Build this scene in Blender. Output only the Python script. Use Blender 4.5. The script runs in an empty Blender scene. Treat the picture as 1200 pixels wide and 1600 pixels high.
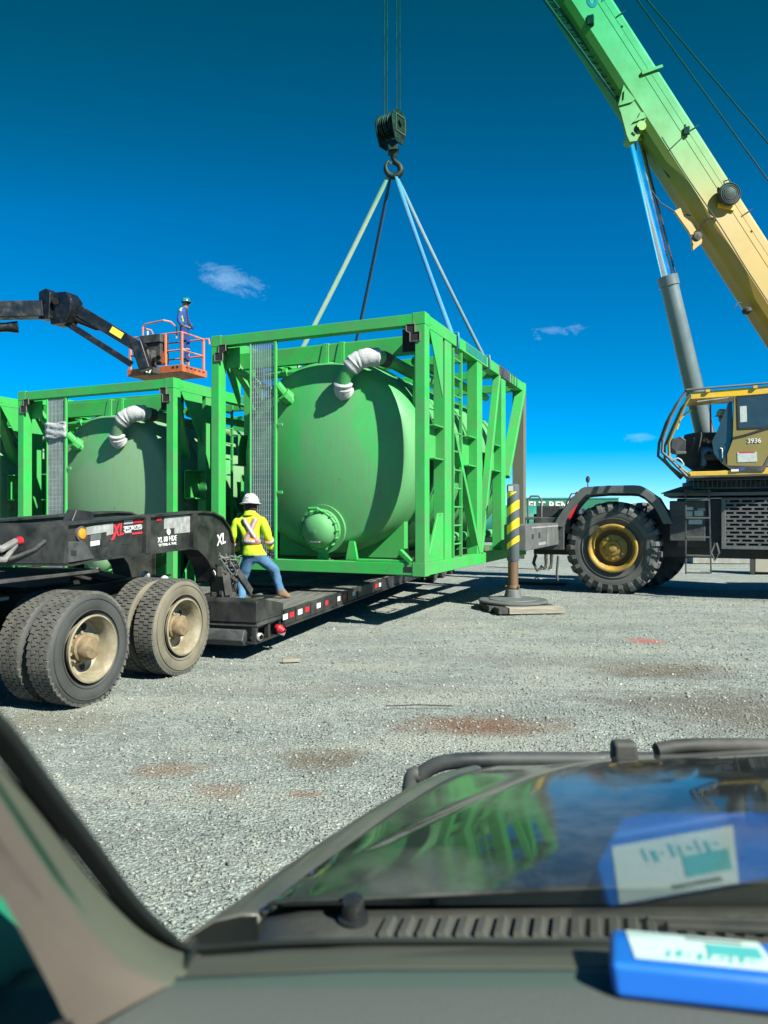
import bpy, bmesh, math, random
import numpy as np
from mathutils import Vector, Matrix, noise
from mathutils.bvhtree import BVHTree
V = Vector
R = math.radians
random.seed(7)
C = bpy.context.scene.collection
SC = bpy.context.scene

# ------------------------------------------------------------------ camera, light, exposure
CAM_H, FPX, HOR = 1.75, 1155.0, 803.0
cd = bpy.data.cameras.new('camera')
cam = bpy.data.objects.new('camera', cd); C.objects.link(cam)
cam.location = (0, 0, CAM_H)
cam.rotation_euler = (R(90.15), 0, 0)
cd.sensor_fit = 'VERTICAL'; cd.sensor_height = 36.0; cd.lens = FPX / 1600 * 36
cd.clip_start = 0.02; cd.clip_end = 3000
cd.dof.use_dof = True; cd.dof.focus_distance = 11.0; cd.dof.aperture_fstop = 4.4
SC.camera = cam
SUN_EL, SUN_AZ = R(40), R(134)            # azimuth clockwise from +Y
sund = V((math.sin(SUN_AZ) * math.cos(SUN_EL), math.cos(SUN_AZ) * math.cos(SUN_EL), math.sin(SUN_EL)))
w = bpy.data.worlds.new('World'); SC.world = w; w.use_nodes = True
nt = w.node_tree; bg = nt.nodes['Background']
sky = nt.nodes.new('ShaderNodeTexSky'); sky.sky_type = 'NISHITA'; sky.sun_disc = False
sky.sun_elevation = SUN_EL; sky.sun_rotation = SUN_AZ
sky.altitude = 6600; sky.air_density = 1.0; sky.dust_density = 0.0; sky.ozone_density = 3.0
hs = nt.nodes.new('ShaderNodeHueSaturation'); hs.inputs['Saturation'].default_value = 1.48; hs.inputs['Hue'].default_value = .4875; hs.inputs['Value'].default_value = 1.0
nt.links.new(sky.outputs[0], hs.inputs['Color'])
# three small wisps of cloud, placed by direction in the sky
geo = nt.nodes.new('ShaderNodeTexCoord')
def wn(t, **kw):
    n = nt.nodes.new(t)
    for k, v in kw.items(): setattr(n, k, v)
    return n
def wmath(op, a, b=None, clamp=False):
    n = wn('ShaderNodeMath', operation=op, use_clamp=clamp)
    for i, x in enumerate((a, b)):
        if x is None: continue
        if isinstance(x, (int, float)): n.inputs[i].default_value = x
        else: nt.links.new(x, n.inputs[i])
    return n.outputs[0]
nz = wn('ShaderNodeTexNoise'); nz.inputs['Scale'].default_value = 34; nz.inputs['Detail'].default_value = 9; nz.inputs['Roughness'].default_value = 0.68; nz.inputs['Distortion'].default_value = .6
mp = wn('ShaderNodeMapping'); mp.inputs['Scale'].default_value = (0.8, 0.8, 1.7); mp.inputs['Rotation'].default_value = (0, R(14), 0)
nt.links.new(geo.outputs['Generated'], mp.inputs[0]); nt.links.new(mp.outputs[0], nz.inputs['Vector'])
sep = wn('ShaderNodeSeparateXYZ'); nt.links.new(geo.outputs['Generated'], sep.inputs[0])
tot = None
for (px, py, rx, rz, tilt, amt) in ((362, 437, .056, .018, -.22, .15), (868, 518, .042, .010, .03, .15), (998, 683, .024, .007, 0, .10)):
    dv = V(((px - 600) / FPX, 1, (HOR - py) / FPX)).normalized()
    dx = wmath('SUBTRACT', sep.outputs[0], dv.x); dz = wmath('SUBTRACT', sep.outputs[2], dv.z)
    dz = wmath('SUBTRACT', dz, wmath('MULTIPLY', dx, tilt))
    fr = wmath('GREATER_THAN', sep.outputs[1], 0.3)
    e = wmath('ADD', wmath('POWER', wmath('DIVIDE', wmath('ABSOLUTE', dx), rx), 2), wmath('POWER', wmath('DIVIDE', wmath('ABSOLUTE', dz), rz), 2))
    m = wmath('ADD', wmath('MULTIPLY', wmath('SUBTRACT', 1.0, e), .62), wmath('MULTIPLY', wmath('SUBTRACT', nz.outputs[0], .5), 3.2))
    m = wmath('MULTIPLY', wmath('SUBTRACT', m, .22, True), wmath('MULTIPLY', wmath('SUBTRACT', 1.6, e, True), 1.25 * amt))
    m = wmath('MULTIPLY', m, fr, True)
    tot = m if tot is None else wmath('ADD', tot, m, True)
mxc = wn('ShaderNodeMix', data_type='RGBA'); nt.links.new(tot, mxc.inputs['Factor']); nt.links.new(hs.outputs[0], mxc.inputs['A'])
mxc.inputs['B'].default_value = (7.0, 9.2, 10.6, 1)
nt.links.new(mxc.outputs['Result'], bg.inputs['Color']); bg.inputs['Strength'].default_value = 0.072
sl = bpy.data.lights.new('sun', 'SUN'); sl.energy = 5.0; sl.angle = R(0.53); sl.color = (1.0, 0.96, 0.88)
so = bpy.data.objects.new('sun', sl); C.objects.link(so); so.location = (20, -20, 30)
so.rotation_euler = sund.to_track_quat('Z', 'Y').to_euler()
SC.view_settings.view_transform = 'Standard'; SC.view_settings.look = 'None'
SC.view_settings.exposure = 1.4; SC.view_settings.gamma = 1.0; SC.view_settings.use_curve_mapping = False
SC.cycles.use_denoising = True
SC.cycles.transparent_max_bounces = 24

# ------------------------------------------------------------------ frames and helpers
def ray(px, py): return V(((px - 600) / FPX, 1.0, (HOR - py) / FPX))
def W(px, py, Y): return V((0, 0, CAM_H)) + ray(px, py) * Y
class Frame:
    """a local frame: x to the right, y away, z up, turned by ang about z"""
    def __init__(s, o, ang):
        s.o = V(o); s.ang = ang; s.M = Matrix.Translation(s.o) @ Matrix.Rotation(ang, 4, 'Z'); s.I = s.M.inverted()
    def at(s, px, py, x=None, y=None, z=None):
        o = s.I @ V((0, 0, CAM_H)); d = s.I.to_3x3() @ ray(px, py)
        if x is not None: t = (x - o.x) / d.x
        elif y is not None: t = (y - o.y) / d.y
        else: t = (z - o.z) / d.z
        return o + d * t
    def loc(s, p): return s.I @ V(p)

def tag(o, label=None, cat=None, group=None, kind=None):
    if label: o['label'] = label
    if cat: o['category'] = cat
    if group: o['group'] = group
    if kind: o['kind'] = kind
    return o
def thing(name, label, cat, fr=None, group=None, loc=None):
    o = bpy.data.objects.new(name, None); C.objects.link(o); o.empty_display_size = 0.2
    if fr is not None: o.location = fr.o; o.rotation_euler = (0, 0, fr.ang)
    if loc is not None: o.location = loc
    return tag(o, label, cat, group)
def link(name, me, parent=None):
    o = bpy.data.objects.new(name, me); C.objects.link(o)
    if parent is not None: o.parent = parent
    return o
def copy_tree(o, parent=None):
    c = o.copy(); C.objects.link(c)
    if parent is not None: c.parent = parent
    for ch in [x for x in bpy.data.objects if x.parent == o]: copy_tree(ch, c)
    return c

class MB:
    def __init__(s): s.v = []; s.f = []; s.mi = []; s.cur = 0
    def add(s, vs, fs):
        n = len(s.v); s.v.extend([tuple(x) for x in vs]); s.f.extend([[i + n for i in f] for f in fs]); s.mi.extend([s.cur] * len(fs))
        return s
    def box(s, c, sz, rot=None):
        c = V(c); h = V(sz) * .5
        vs = []
        for dx, dy, dz in ((-1,-1,-1),(1,-1,-1),(1,1,-1),(-1,1,-1),(-1,-1,1),(1,-1,1),(1,1,1),(-1,1,1)):
            p = V((dx*h.x, dy*h.y, dz*h.z))
            if rot is not None: p = rot @ p
            vs.append(c + p)
        return s.add(vs, [(0,3,2,1),(4,5,6,7),(0,1,5,4),(1,2,6,5),(2,3,7,6),(3,0,4,7)])
    def bx(s, x0, x1, y0, y1, z0, z1): return s.box(((x0+x1)/2,(y0+y1)/2,(z0+z1)/2), (abs(x1-x0),abs(y1-y0),abs(z1-z0)))
    def beam(s, p, q, wd, ht, up=(0,0,1), taper=1.0):
        p, q = V(p), V(q); d = (q - p).normalized(); u = V(up); sd = d.cross(u)
        if sd.length < 1e-4: sd = d.cross(V((0,1,0)))
        sd.normalize(); u = sd.cross(d).normalized()
        vs = []
        for e, k in ((p, 1.0), (q, taper)):
            for a, b in ((-1,-1),(1,-1),(1,1),(-1,1)): vs.append(e + sd*(a*wd*.5*k) + u*(b*ht*.5*k))
        return s.add(vs, [(0,1,2,3),(7,6,5,4),(0,4,5,1),(1,5,6,2),(2,6,7,3),(3,7,4,0)])
    def tube(s, pts, r, n=8, cap=True):
        pts = [V(p) for p in pts]; rs = r if isinstance(r, (list, tuple)) else [r]*len(pts)
        vs, fs = [], []; prev = None
        for i, p in enumerate(pts):
            a = pts[max(i-1,0)]; b = pts[min(i+1,len(pts)-1)]; d = (b-a).normalized()
            if prev is None:
                x = d.cross(V((0,0,1)))
                if x.length < 1e-3: x = d.cross(V((0,1,0)))
            else: x = prev - d*prev.dot(d)
            x.normalize(); prev = x; y = d.cross(x)
            for k in range(n):
                t = 2*math.pi*k/n; vs.append(p + x*(math.cos(t)*rs[i]) + y*(math.sin(t)*rs[i]))
        m = len(pts)
        for i in range(m-1):
            for k in range(n):
                k2 = (k+1) % n; fs.append((i*n+k, i*n+k2, (i+1)*n+k2, (i+1)*n+k))
        if cap: fs.append(tuple(range(n-1,-1,-1))); fs.append(tuple((m-1)*n+k for k in range(n)))
        return s.add(vs, fs)
    def lathe(s, prof, o, axis, n=32, closed=False, a0=0.0, a1=2*math.pi):
        """prof: (radius, distance along axis)"""
        o = V(o); ax = V(axis).normalized(); x = ax.cross(V((0,0,1)))
        if x.length < 1e-3: x = V((1,0,0))
        x.normalize(); y = ax.cross(x); vs, fs = [], []; m = len(prof)
        full = abs(a1-a0-2*math.pi) < 1e-6; nn = n if full else n+1
        for k in range(nn):
            t = a0 + (a1-a0)*k/n; dr = x*math.cos(t) + y*math.sin(t)
            for r_, d in prof: vs.append(o + dr*max(r_,1e-5) + ax*d)
        for k in range(n):
            k2 = (k+1) % nn
            for j in range(m if closed else m-1):
                j2 = (j+1) % m; fs.append((k*m+j, k*m+j2, k2*m+j2, k2*m+j))
        return s.add(vs, fs)
    def prism(s, poly, o, ex, ey, ez):
        """polygon (a,b) in the plane o + a*ex + b*ey, pushed through by vector ez"""
        o, ex, ey, ez = V(o), V(ex), V(ey), V(ez); n = len(poly)
        a = [o + ex*p[0] + ey*p[1] for p in poly]; b = [p + ez for p in a]
        fs = [tuple(range(n-1,-1,-1)), tuple(range(n,2*n))] + [(i,(i+1)%n,(i+1)%n+n,i+n) for i in range(n)]
        return s.add(a+b, fs)
    def strip(s, rows):
        m = len(rows[0]); vs = [p for r_ in rows for p in r_]; fs = []
        for i in range(len(rows)-1):
            for j in range(m-1): fs.append((i*m+j, i*m+j+1, (i+1)*m+j+1, (i+1)*m+j))
        return s.add(vs, fs)
    def mesh(s, name, mats, ang=35):
        me = bpy.data.meshes.new(name); me.from_pydata(s.v, [], s.f)
        for m in (mats if isinstance(mats, (list, tuple)) else [mats]): me.materials.append(m)
        if any(s.mi): me.polygons.foreach_set('material_index', s.mi)
        bm = bmesh.new(); bm.from_mesh(me); bmesh.ops.recalc_face_normals(bm, faces=bm.faces); bm.to_mesh(me); bm.free()
        me.shade_smooth(); me.set_sharp_from_angle(angle=R(ang)); me.update()
        return me
    def build(s, name, mats, parent=None, bevel=0.0, ang=35, label=None, sub=0, solid=0.0):
        o = link(name, s.mesh(name, mats, ang), parent)
        if solid: m = o.modifiers.new('solid', 'SOLIDIFY'); m.thickness = solid; m.offset = 0
        if sub: m = o.modifiers.new('sub', 'SUBSURF'); m.levels = sub; m.render_levels = sub
        if bevel:
            m = o.modifiers.new('bevel', 'BEVEL'); m.width = bevel; m.segments = 2; m.limit_method = 'ANGLE'; m.angle_limit = R(40); m.harden_normals = True
        if label: o['label'] = label
        return o

# ------------------------------------------------------------------ materials
def mat(name, col, rough=.5, metal=0.0, var=.15, scale=3.0, dirt=None, dirt_amt=.5, dirt_scale=1.2, dirt_sharp=.12, bump=.0, bscale=60, coat=0.0, scratch=None, spec=.5, stretch=(1,1,1), rvar=.1, drough=None):
    if metal < .5: col, dirt, scratch = (tuple(.66*c for c in x) if x else x for x in (col, dirt, scratch))
    m = bpy.data.materials.new(name); m.use_nodes = True; t = m.node_tree; P = t.nodes['Principled BSDF']
    N = t.nodes.new; L = t.links.new
    tc = N('ShaderNodeTexCoord'); mp = N('ShaderNodeMapping'); mp.inputs['Scale'].default_value = stretch
    L(tc.outputs['Object'], mp.inputs[0]); vec = mp.outputs[0]
    n1 = N('ShaderNodeTexNoise'); n1.inputs['Scale'].default_value = scale; n1.inputs['Detail'].default_value = 8; n1.inputs['Roughness'].default_value = .6
    L(vec, n1.inputs['Vector'])
    mr = N('ShaderNodeMapRange'); mr.inputs[1].default_value = .25; mr.inputs[2].default_value = .75; mr.inputs[3].default_value = 1-var; mr.inputs[4].default_value = 1+var
    L(n1.outputs[0], mr.inputs[0])
    mx = N('ShaderNodeMix'); mx.data_type = 'RGBA'; mx.blend_type = 'MULTIPLY'; mx.inputs['Factor'].default_value = 1
    mx.inputs['A'].default_value = (*col, 1); L(mr.outputs[0], mx.inputs['B']); out = mx.outputs['Result']
    rr = N('ShaderNodeMapRange'); rr.inputs[1].default_value = .3; rr.inputs[2].default_value = .7; rr.inputs[3].default_value = max(rough-rvar,.02); rr.inputs[4].default_value = min(rough+rvar,1); L(n1.outputs[0], rr.inputs[0])
    rout = rr.outputs[0]
    if dirt:
        n2 = N('ShaderNodeTexNoise'); n2.inputs['Scale'].default_value = dirt_scale; n2.inputs['Detail'].default_value = 10; n2.inputs['Roughness'].default_value = .65; n2.inputs['Distortion'].default_value = .4
        L(vec, n2.inputs['Vector'])
        m2 = N('ShaderNodeMapRange'); th = 1 - dirt_amt*.8; m2.inputs[1].default_value = th-.2-dirt_sharp; m2.inputs[2].default_value = th-.2+dirt_sharp; m2.inputs[4].default_value = .85
        L(n2.outputs[0], m2.inputs[0])
        x2 = N('ShaderNodeMix'); x2.data_type = 'RGBA'; L(m2.outputs[0], x2.inputs['Factor']); L(out, x2.inputs['A']); x2.inputs['B'].default_value = (*dirt, 1); out = x2.outputs['Result']
        x3 = N('ShaderNodeMix'); x3.data_type = 'FLOAT'; L(m2.outputs[0], x3.inputs['Factor']); L(rout, x3.inputs['A']); x3.inputs['B'].default_value = max(rough, .75) if drough is None else drough; rout = x3.outputs['Result']
    if scratch:
        n3 = N('ShaderNodeTexVoronoi'); n3.feature = 'DISTANCE_TO_EDGE'; n3.inputs['Scale'].default_value = 2.3; n3.inputs['Randomness'].default_value = 1
        n4 = N('ShaderNodeTexNoise'); n4.inputs['Scale'].default_value = 5; L(vec, n4.inputs['Vector']); L(vec, n3.inputs['Vector'])
        a = N('ShaderNodeMapRange'); a.inputs[1].default_value = .0; a.inputs[2].default_value = .012; a.inputs[3].default_value = 1; a.inputs[4].default_value = 0; L(n3.outputs['Distance'], a.inputs[0])
        b = N('ShaderNodeMapRange'); b.inputs[1].default_value = .54; b.inputs[2].default_value = .66; L(n4.outputs[0], b.inputs[0])
        c = N('ShaderNodeMath'); c.operation = 'MULTIPLY'; L(a.outputs[0], c.inputs[0]); L(b.outputs[0], c.inputs[1])
        x4 = N('ShaderNodeMix'); x4.data_type = 'RGBA'; L(c.outputs[0], x4.inputs['Factor']); L(out, x4.inputs['A']); x4.inputs['B'].default_value = (*scratch, 1); out = x4.outputs['Result']
        mq = N('ShaderNodeMapping'); mq.inputs['Scale'].default_value = (26, 26, 1.1); L(tc.outputs['Object'], mq.inputs[0])
        nq = N('ShaderNodeTexNoise'); nq.inputs['Scale'].default_value = 1; nq.inputs['Detail'].default_value = 4; L(mq.outputs[0], nq.inputs['Vector'])
        q2 = N('ShaderNodeMapRange'); q2.inputs[1].default_value = .53; q2.inputs[2].default_value = .70; q2.inputs[4].default_value = .85; L(nq.outputs[0], q2.inputs[0])
        q3 = N('ShaderNodeMath'); q3.operation = 'MULTIPLY'; L(q2.outputs[0], q3.inputs[0]); L(n1.outputs[0], q3.inputs[1])
        x5 = N('ShaderNodeMix'); x5.data_type = 'RGBA'; L(q3.outputs[0], x5.inputs['Factor']); L(out, x5.inputs['A']); x5.inputs['B'].default_value = (.13, .15, .085, 1); out = x5.outputs['Result']
        nc = N('ShaderNodeTexNoise'); nc.inputs['Scale'].default_value = 7; nc.inputs['Detail'].default_value = 12; nc.inputs['Roughness'].default_value = .72; L(vec, nc.inputs['Vector'])
        c2 = N('ShaderNodeMapRange'); c2.inputs[1].default_value = .635; c2.inputs[2].default_value = .67; c2.inputs[4].default_value = .75; L(nc.outputs[0], c2.inputs[0])
        x6 = N('ShaderNodeMix'); x6.data_type = 'RGBA'; L(c2.outputs[0], x6.inputs['Factor']); L(out, x6.inputs['A']); x6.inputs['B'].default_value = (.085, .06, .035, 1); out = x6.outputs['Result']
    L(out, P.inputs['Base Color']); L(rout, P.inputs['Roughness'])
    P.inputs['Metallic'].default_value = metal; P.inputs['Specular IOR Level'].default_value = spec
    if coat: P.inputs['Coat Weight'].default_value = coat; P.inputs['Coat Roughness'].default_value = .08
    if bump:
        nb = N('ShaderNodeTexNoise'); nb.inputs['Scale'].default_value = bscale; nb.inputs['Detail'].default_value = 5; L(vec, nb.inputs['Vector'])
        bp = N('ShaderNodeBump'); bp.inputs['Strength'].default_value = bump; bp.inputs['Distance'].default_value = .01; L(nb.outputs[0], bp.inputs['Height']); L(bp.outputs[0], P.inputs['Normal'])
    return m
GREEN = (.018, .54, .075)
M = {}
M['green'] = mat('green_paint', GREEN, .42, var=.14, scale=1.6, dirt=(.085,.31,.095), dirt_amt=.38, dirt_scale=2.2, dirt_sharp=.2, scratch=(.16,.40,.16), bump=.05, bscale=9)
M['tank'] = mat('tank_green', (.016,.53,.085), .33, var=.2, scale=.9, dirt=(.115,.34,.13), dirt_amt=.50, dirt_scale=.9, dirt_sharp=.14, scratch=(.22,.36,.2), stretch=(1,1,.55))
M['tank2'] = mat('dusty_tank_green', (.035,.42,.10), .4, var=.22, scale=.9, dirt=(.20,.32,.18), dirt_amt=.50, dirt_scale=.7, dirt_sharp=.08, scratch=(.22,.36,.2), stretch=(1,1,.5))
M['rust_green'] = mat('weathered_green_steel', (.12,.165,.10), .6, var=.25, scale=3, dirt=(.15,.135,.10), dirt_amt=.55, dirt_scale=2.5)
M['galv'] = mat('galvanised_wire', (.34,.38,.37), .45, .6, var=.2)
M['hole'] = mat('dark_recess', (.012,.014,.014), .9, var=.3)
M['white_wrap'] = mat('white_cloth_wrap', (.46,.475,.46), .9, var=.12, scale=9, bump=.8, bscale=26)
M['black'] = mat('black_chassis_paint', (.010,.012,.013), .36, var=.35, scale=4, dirt=(.075,.072,.062), dirt_amt=.30, dirt_scale=3, dirt_sharp=.2)
M['lift_black'] = mat('lift_black_paint', (.008,.009,.010), .35, var=.3, scale=5, dirt=(.03,.03,.028), dirt_amt=.2, dirt_scale=5)
M['blackm'] = mat('matt_black', (.02,.021,.021), .75, var=.3, scale=6, dirt=(.09,.085,.07), dirt_amt=.4, dirt_scale=4)
M['deck'] = mat('dark_deck_board', (.05,.055,.052), .8, var=.4, scale=5, stretch=(6,.6,2), dirt=(.20,.19,.16), dirt_amt=.45, dirt_scale=3, bump=.3, bscale=20)
M['rubber'] = mat('tyre_rubber', (.026,.027,.027), .72, var=.25, scale=5, dirt=(.075,.075,.065), dirt_amt=.5, dirt_scale=3.5, dirt_sharp=.2, bump=.1)
M['rubber_dusty'] = mat('dusty_tyre_rubber', (.085,.078,.06), .85, var=.3, scale=6, dirt=(.21,.185,.125), dirt_amt=.55, dirt_scale=3, dirt_sharp=.2)
M['rubber_side'] = mat('tyre_sidewall', (.03,.031,.031), .6, var=.3, scale=4, dirt=(.07,.072,.065), dirt_amt=.5, dirt_scale=2.5, dirt_sharp=.25)
M['tread'] = mat('tread_rubber', (.036,.037,.036), .85, var=.3, scale=7, dirt=(.13,.125,.105), dirt_amt=.48, dirt_scale=6)
M['rim'] = mat('cream_rim_paint', (.46,.42,.30), .5, var=.15, scale=5, dirt=(.20,.155,.085), dirt_amt=.5, dirt_scale=6, dirt_sharp=.2)
M['hub'] = mat('dusty_hub', (.33,.23,.11), .75, var=.25, scale=9, dirt=(.12,.09,.06), dirt_amt=.4, dirt_scale=9)
M['yellow'] = mat('crane_yellow', (.88,.54,.010), .38, var=.08, scale=2, dirt=(.45,.33,.1), dirt_amt=.3, dirt_scale=2)
M['boom'] = mat('boom_cream_yellow', (.44,.295,.033), .36, var=.06, scale=.8, dirt=(.38,.27,.06), dirt_amt=.28, dirt_scale=1.4, dirt_sharp=.3)
M['olive'] = mat('dusty_door_yellow', (.29,.21,.022), .5, var=.12, scale=2, dirt=(.21,.18,.06), dirt_amt=.5, dirt_scale=3, dirt_sharp=.3)
M['gold'] = mat('gold_rim_paint', (.56,.34,.03), .4, var=.2, scale=5, dirt=(.25,.16,.05), dirt_amt=.42, dirt_scale=5)
M['crane_grey'] = mat('crane_grey_paint', (.085,.10,.105), .5, var=.15, scale=2.5, dirt=(.17,.17,.15), dirt_amt=.38, dirt_scale=3, dirt_sharp=.2)
M['crane_dark'] = mat('crane_dark_paint', (.028,.033,.036), .55, var=.2, scale=3, dirt=(.1,.1,.09), dirt_amt=.35, dirt_scale=3)
M['dark_knob'] = mat('dark_polished_cap', (.02,.021,.021), .22, var=.1, coat=.4)
M['steel'] = mat('bare_steel', (.42,.40,.36), .4, .7, var=.25, scale=8)
M['chrome'] = mat('chrome_rod', (.72,.78,.82), .12, 1.0, var=.08, scale=3, rvar=.05)
M['barrel'] = mat('cylinder_grey', (.15,.20,.20), .35, var=.1, scale=2, coat=.3)
M['rust'] = mat('rusty_rod', (.17,.11,.075), .6, .4, var=.35, scale=7, dirt=(.24,.13,.06), dirt_amt=.45, dirt_scale=5, stretch=(1,1,.3))
M['wood'] = mat('weathered_timber', (.42,.38,.29), .85, var=.3, scale=6, stretch=(.5,4,6), dirt=(.24,.21,.16), dirt_amt=.4, dirt_scale=4, bump=.4, bscale=30)
M['concrete'] = mat('concrete', (.42,.42,.38), .9, var=.15, scale=5, dirt=(.28,.27,.23), dirt_amt=.4, dirt_scale=3, bump=.2)
M['beige'] = mat('beige_paint', (.50,.47,.37), .7, var=.1)
M['orange'] = mat('orange_paint', (.72,.14,.025), .45, var=.12, scale=4, dirt=(.42,.13,.05), dirt_amt=.4, dirt_scale=5)
M['rail'] = mat('faded_orange_rail', (.74,.24,.13), .5, var=.12, scale=6)
M['red'] = mat('red_paint', (.60,.02,.03), .4, var=.15)
M['white'] = mat('white_paint', (.78,.78,.76), .6, var=.08)
M['sticker'] = mat('grey_sticker', (.42,.44,.42), .6, var=.2, scale=14, dirt=(.24,.24,.22), dirt_amt=.4, dirt_scale=12)
M['amber'] = mat('amber_lens', (.85,.30,.02), .2, var=.1, coat=.5)
M['signgreen'] = mat('sign_green', (.01,.17,.09), .5, var=.08)
M['teal'] = mat('teal_paint', (.02,.22,.16), .5, var=.15)
M['bluebin'] = mat('blue_steel', (.05,.17,.33), .5, var=.15)
M['sling_pale'] = mat('pale_green_webbing', (.24,.42,.27), .85, var=.15, scale=12, dirt=(.36,.42,.32), dirt_amt=.4, dirt_scale=8)
M['sling_blue'] = mat('blue_webbing', (.06,.27,.50), .85, var=.15, scale=12)
M['sling_dark'] = mat('dark_blue_webbing', (.035,.10,.20), .9, var=.2, scale=12)
M['sling_grey'] = mat('grey_blue_webbing', (.16,.28,.34), .9, var=.2, scale=12)
M['hook'] = mat('dark_hook_steel', (.014,.013,.012), .55, .3, var=.4, scale=9, dirt=(.08,.065,.045), dirt_amt=.3, dirt_scale=8)
M['rope'] = mat('wire_rope', (.05,.055,.055), .5, .6, var=.2)
M['hivis'] = mat('hi_vis_yellow', (.50,.72,.01), .85, var=.1, scale=14, bump=.6, bscale=16)
M['hivis_orange'] = mat('orange_trim', (.85,.22,.05), .8, var=.1)
M['reflect'] = mat('silver_reflective_tape', (.36,.36,.37), .45, var=.12)
M['denim'] = mat('blue_denim', (.075,.19,.33), .9, var=.3, scale=11, bump=.8, bscale=16)
M['navy'] = mat('navy_coverall', (.02,.07,.30), .85, var=.2, scale=10, bump=.5, bscale=16)
M['skin'] = mat('skin', (.42,.22,.14), .6, var=.08)
M['boot'] = mat('tan_boot_leather', (.22,.13,.07), .75, var=.2, scale=20)
M['darkboot'] = mat('black_boot', (.02,.02,.02), .7, var=.2)
M['camo'] = mat('camouflage_cloth', (.12,.13,.10), .9, var=.5, scale=20, dirt=(.04,.045,.03), dirt_amt=.55, dirt_scale=14, dirt_sharp=.03)
M['hat_white'] = mat('white_hard_hat', (.72,.72,.70), .35, var=.05, scale=9, dirt=(.2,.2,.2), dirt_amt=.36, dirt_scale=22, dirt_sharp=.03)
M['hat_blue'] = mat('teal_hard_hat', (.02,.24,.30), .3, var=.08)
M['glove'] = mat('work_glove', (.10,.08,.06), .9, var=.2)
M['hair'] = mat('dark_hair', (.02,.015,.012), .8)
M['yell_lab'] = mat('yellow_decal', (.85,.72,.06), .5, var=.08)
M['logo_red'] = mat('red_logo', (.72,.03,.05), .5, var=.05)
M['plate'] = mat('pale_plate', (.50,.56,.52), .5, var=.2, scale=20)
M['glass_dark'] = mat('tinted_cab_glass', (.035,.055,.055), .08, var=.2, coat=.6)
M['hood'] = mat('dusty_black_hood', (.026,.029,.028), .075, var=.3, scale=3, coat=.0, spec=.26, dirt=(.15,.15,.135), dirt_amt=.26, dirt_scale=3.0, dirt_sharp=.16, drough=.13, rvar=.04)
M['fender'] = mat('dusty_grey_fender', (.035,.036,.033), .35, var=.2, scale=3, coat=.4, dirt=(.13,.12,.095), dirt_amt=.5, dirt_scale=4, dirt_sharp=.3)
M['cowl'] = mat('cowl_plastic', (.018,.02,.02), .65, var=.25, scale=9, dirt=(.12,.118,.10), dirt_amt=.45, dirt_scale=7, dirt_sharp=.2)
M['seal'] = mat('black_rubber_seal', (.006,.006,.006), .8)
M['trim'] = mat('grey_beige_trim', (.118,.098,.072), .75, var=.06, scale=3, bump=.08, bscale=300)
M['dash'] = mat('grey_dash_plastic', (.070,.084,.075), .8, var=.06, scale=3, bump=.15, bscale=300)
M['dash2'] = mat('brown_dash_plastic', (.098,.075,.055), .8, var=.06, scale=3)
M['doorgreen'] = mat('dark_green_door_cloth', (.008,.26,.15), .8, var=.2)
M['blue'] = mat('bright_blue_plastic', (.01,.15,.62), .4, var=.06, scale=6)
M['paper'] = mat('white_label_paper', (.74,.76,.74), .7, var=.05)
M['teal_ink'] = mat('teal_print', (.10,.50,.52), .7)
M['ink'] = mat('dark_grey_print', (.12,.13,.14), .7)
M['blue_ink'] = mat('blue_print', (.03,.10,.30), .6)

gc = bpy.data.materials.new('clear_cab_glass'); gc.use_nodes = True; gc.node_tree.nodes.clear()
_o = gc.node_tree.nodes.new('ShaderNodeOutputMaterial'); _t = gc.node_tree.nodes.new('ShaderNodeBsdfTransparent'); _t.inputs[0].default_value = (.93, .97, .96, 1); gc.node_tree.links.new(_t.outputs[0], _o.inputs['Surface']); M['glass_clear'] = gc

def text(s, size, o, ex, ey, m, parent, depth=.004, name='lettering', bold=0.0, shear=0.0):
    cu = bpy.data.curves.new('lettering', 'FONT'); cu.body = s; cu.size = size; cu.extrude = depth; cu.offset = bold; cu.shear = shear; cu.align_x = 'CENTER'; cu.align_y = 'CENTER'; cu.resolution_u = 3
    t = bpy.data.objects.new('tmp', cu); C.objects.link(t)
    dg = bpy.context.evaluated_depsgraph_get(); me = bpy.data.meshes.new_from_object(t.evaluated_get(dg)); bpy.data.objects.remove(t); bpy.data.curves.remove(cu)
    ex = V(ex).normalized(); ey = V(ey).normalized(); ez = ex.cross(ey)
    mt = Matrix(((ex.x,ey.x,ez.x,o[0]),(ex.y,ey.y,ez.y,o[1]),(ex.z,ey.z,ez.z,o[2]),(0,0,0,1)))
    me.transform(mt); me.materials.clear(); me.materials.append(m)
    return link(name, me, parent)
def text_fit(s, hgt, a, b, up, out, m, parent, bold=0.0, shear=0.0, name='lettering'):
    """lettering from a to b, hgt tall, standing out along out"""
    ex = (b - a); o = text(s, 1.0, (0,0,0), (1,0,0), (0,1,0), m, parent, .003, name, bold, shear); me = o.data
    co = np.array([v.co for v in me.vertices]); lo, hi = co.min(0), co.max(0); L_ = ex.length; ex = ex.normalized(); ey = V(up); ey = (ey - ex*ey.dot(ex)).normalized()
    for v in me.vertices:
        x = (v.co.x - lo[0])/(hi[0]-lo[0]); y = (v.co.y - lo[1])/(hi[1]-lo[1]); z = v.co.z
        v.co = a + ex*(x*L_) + ey*((y - .5)*hgt) + V(out)*z
    return o

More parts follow.
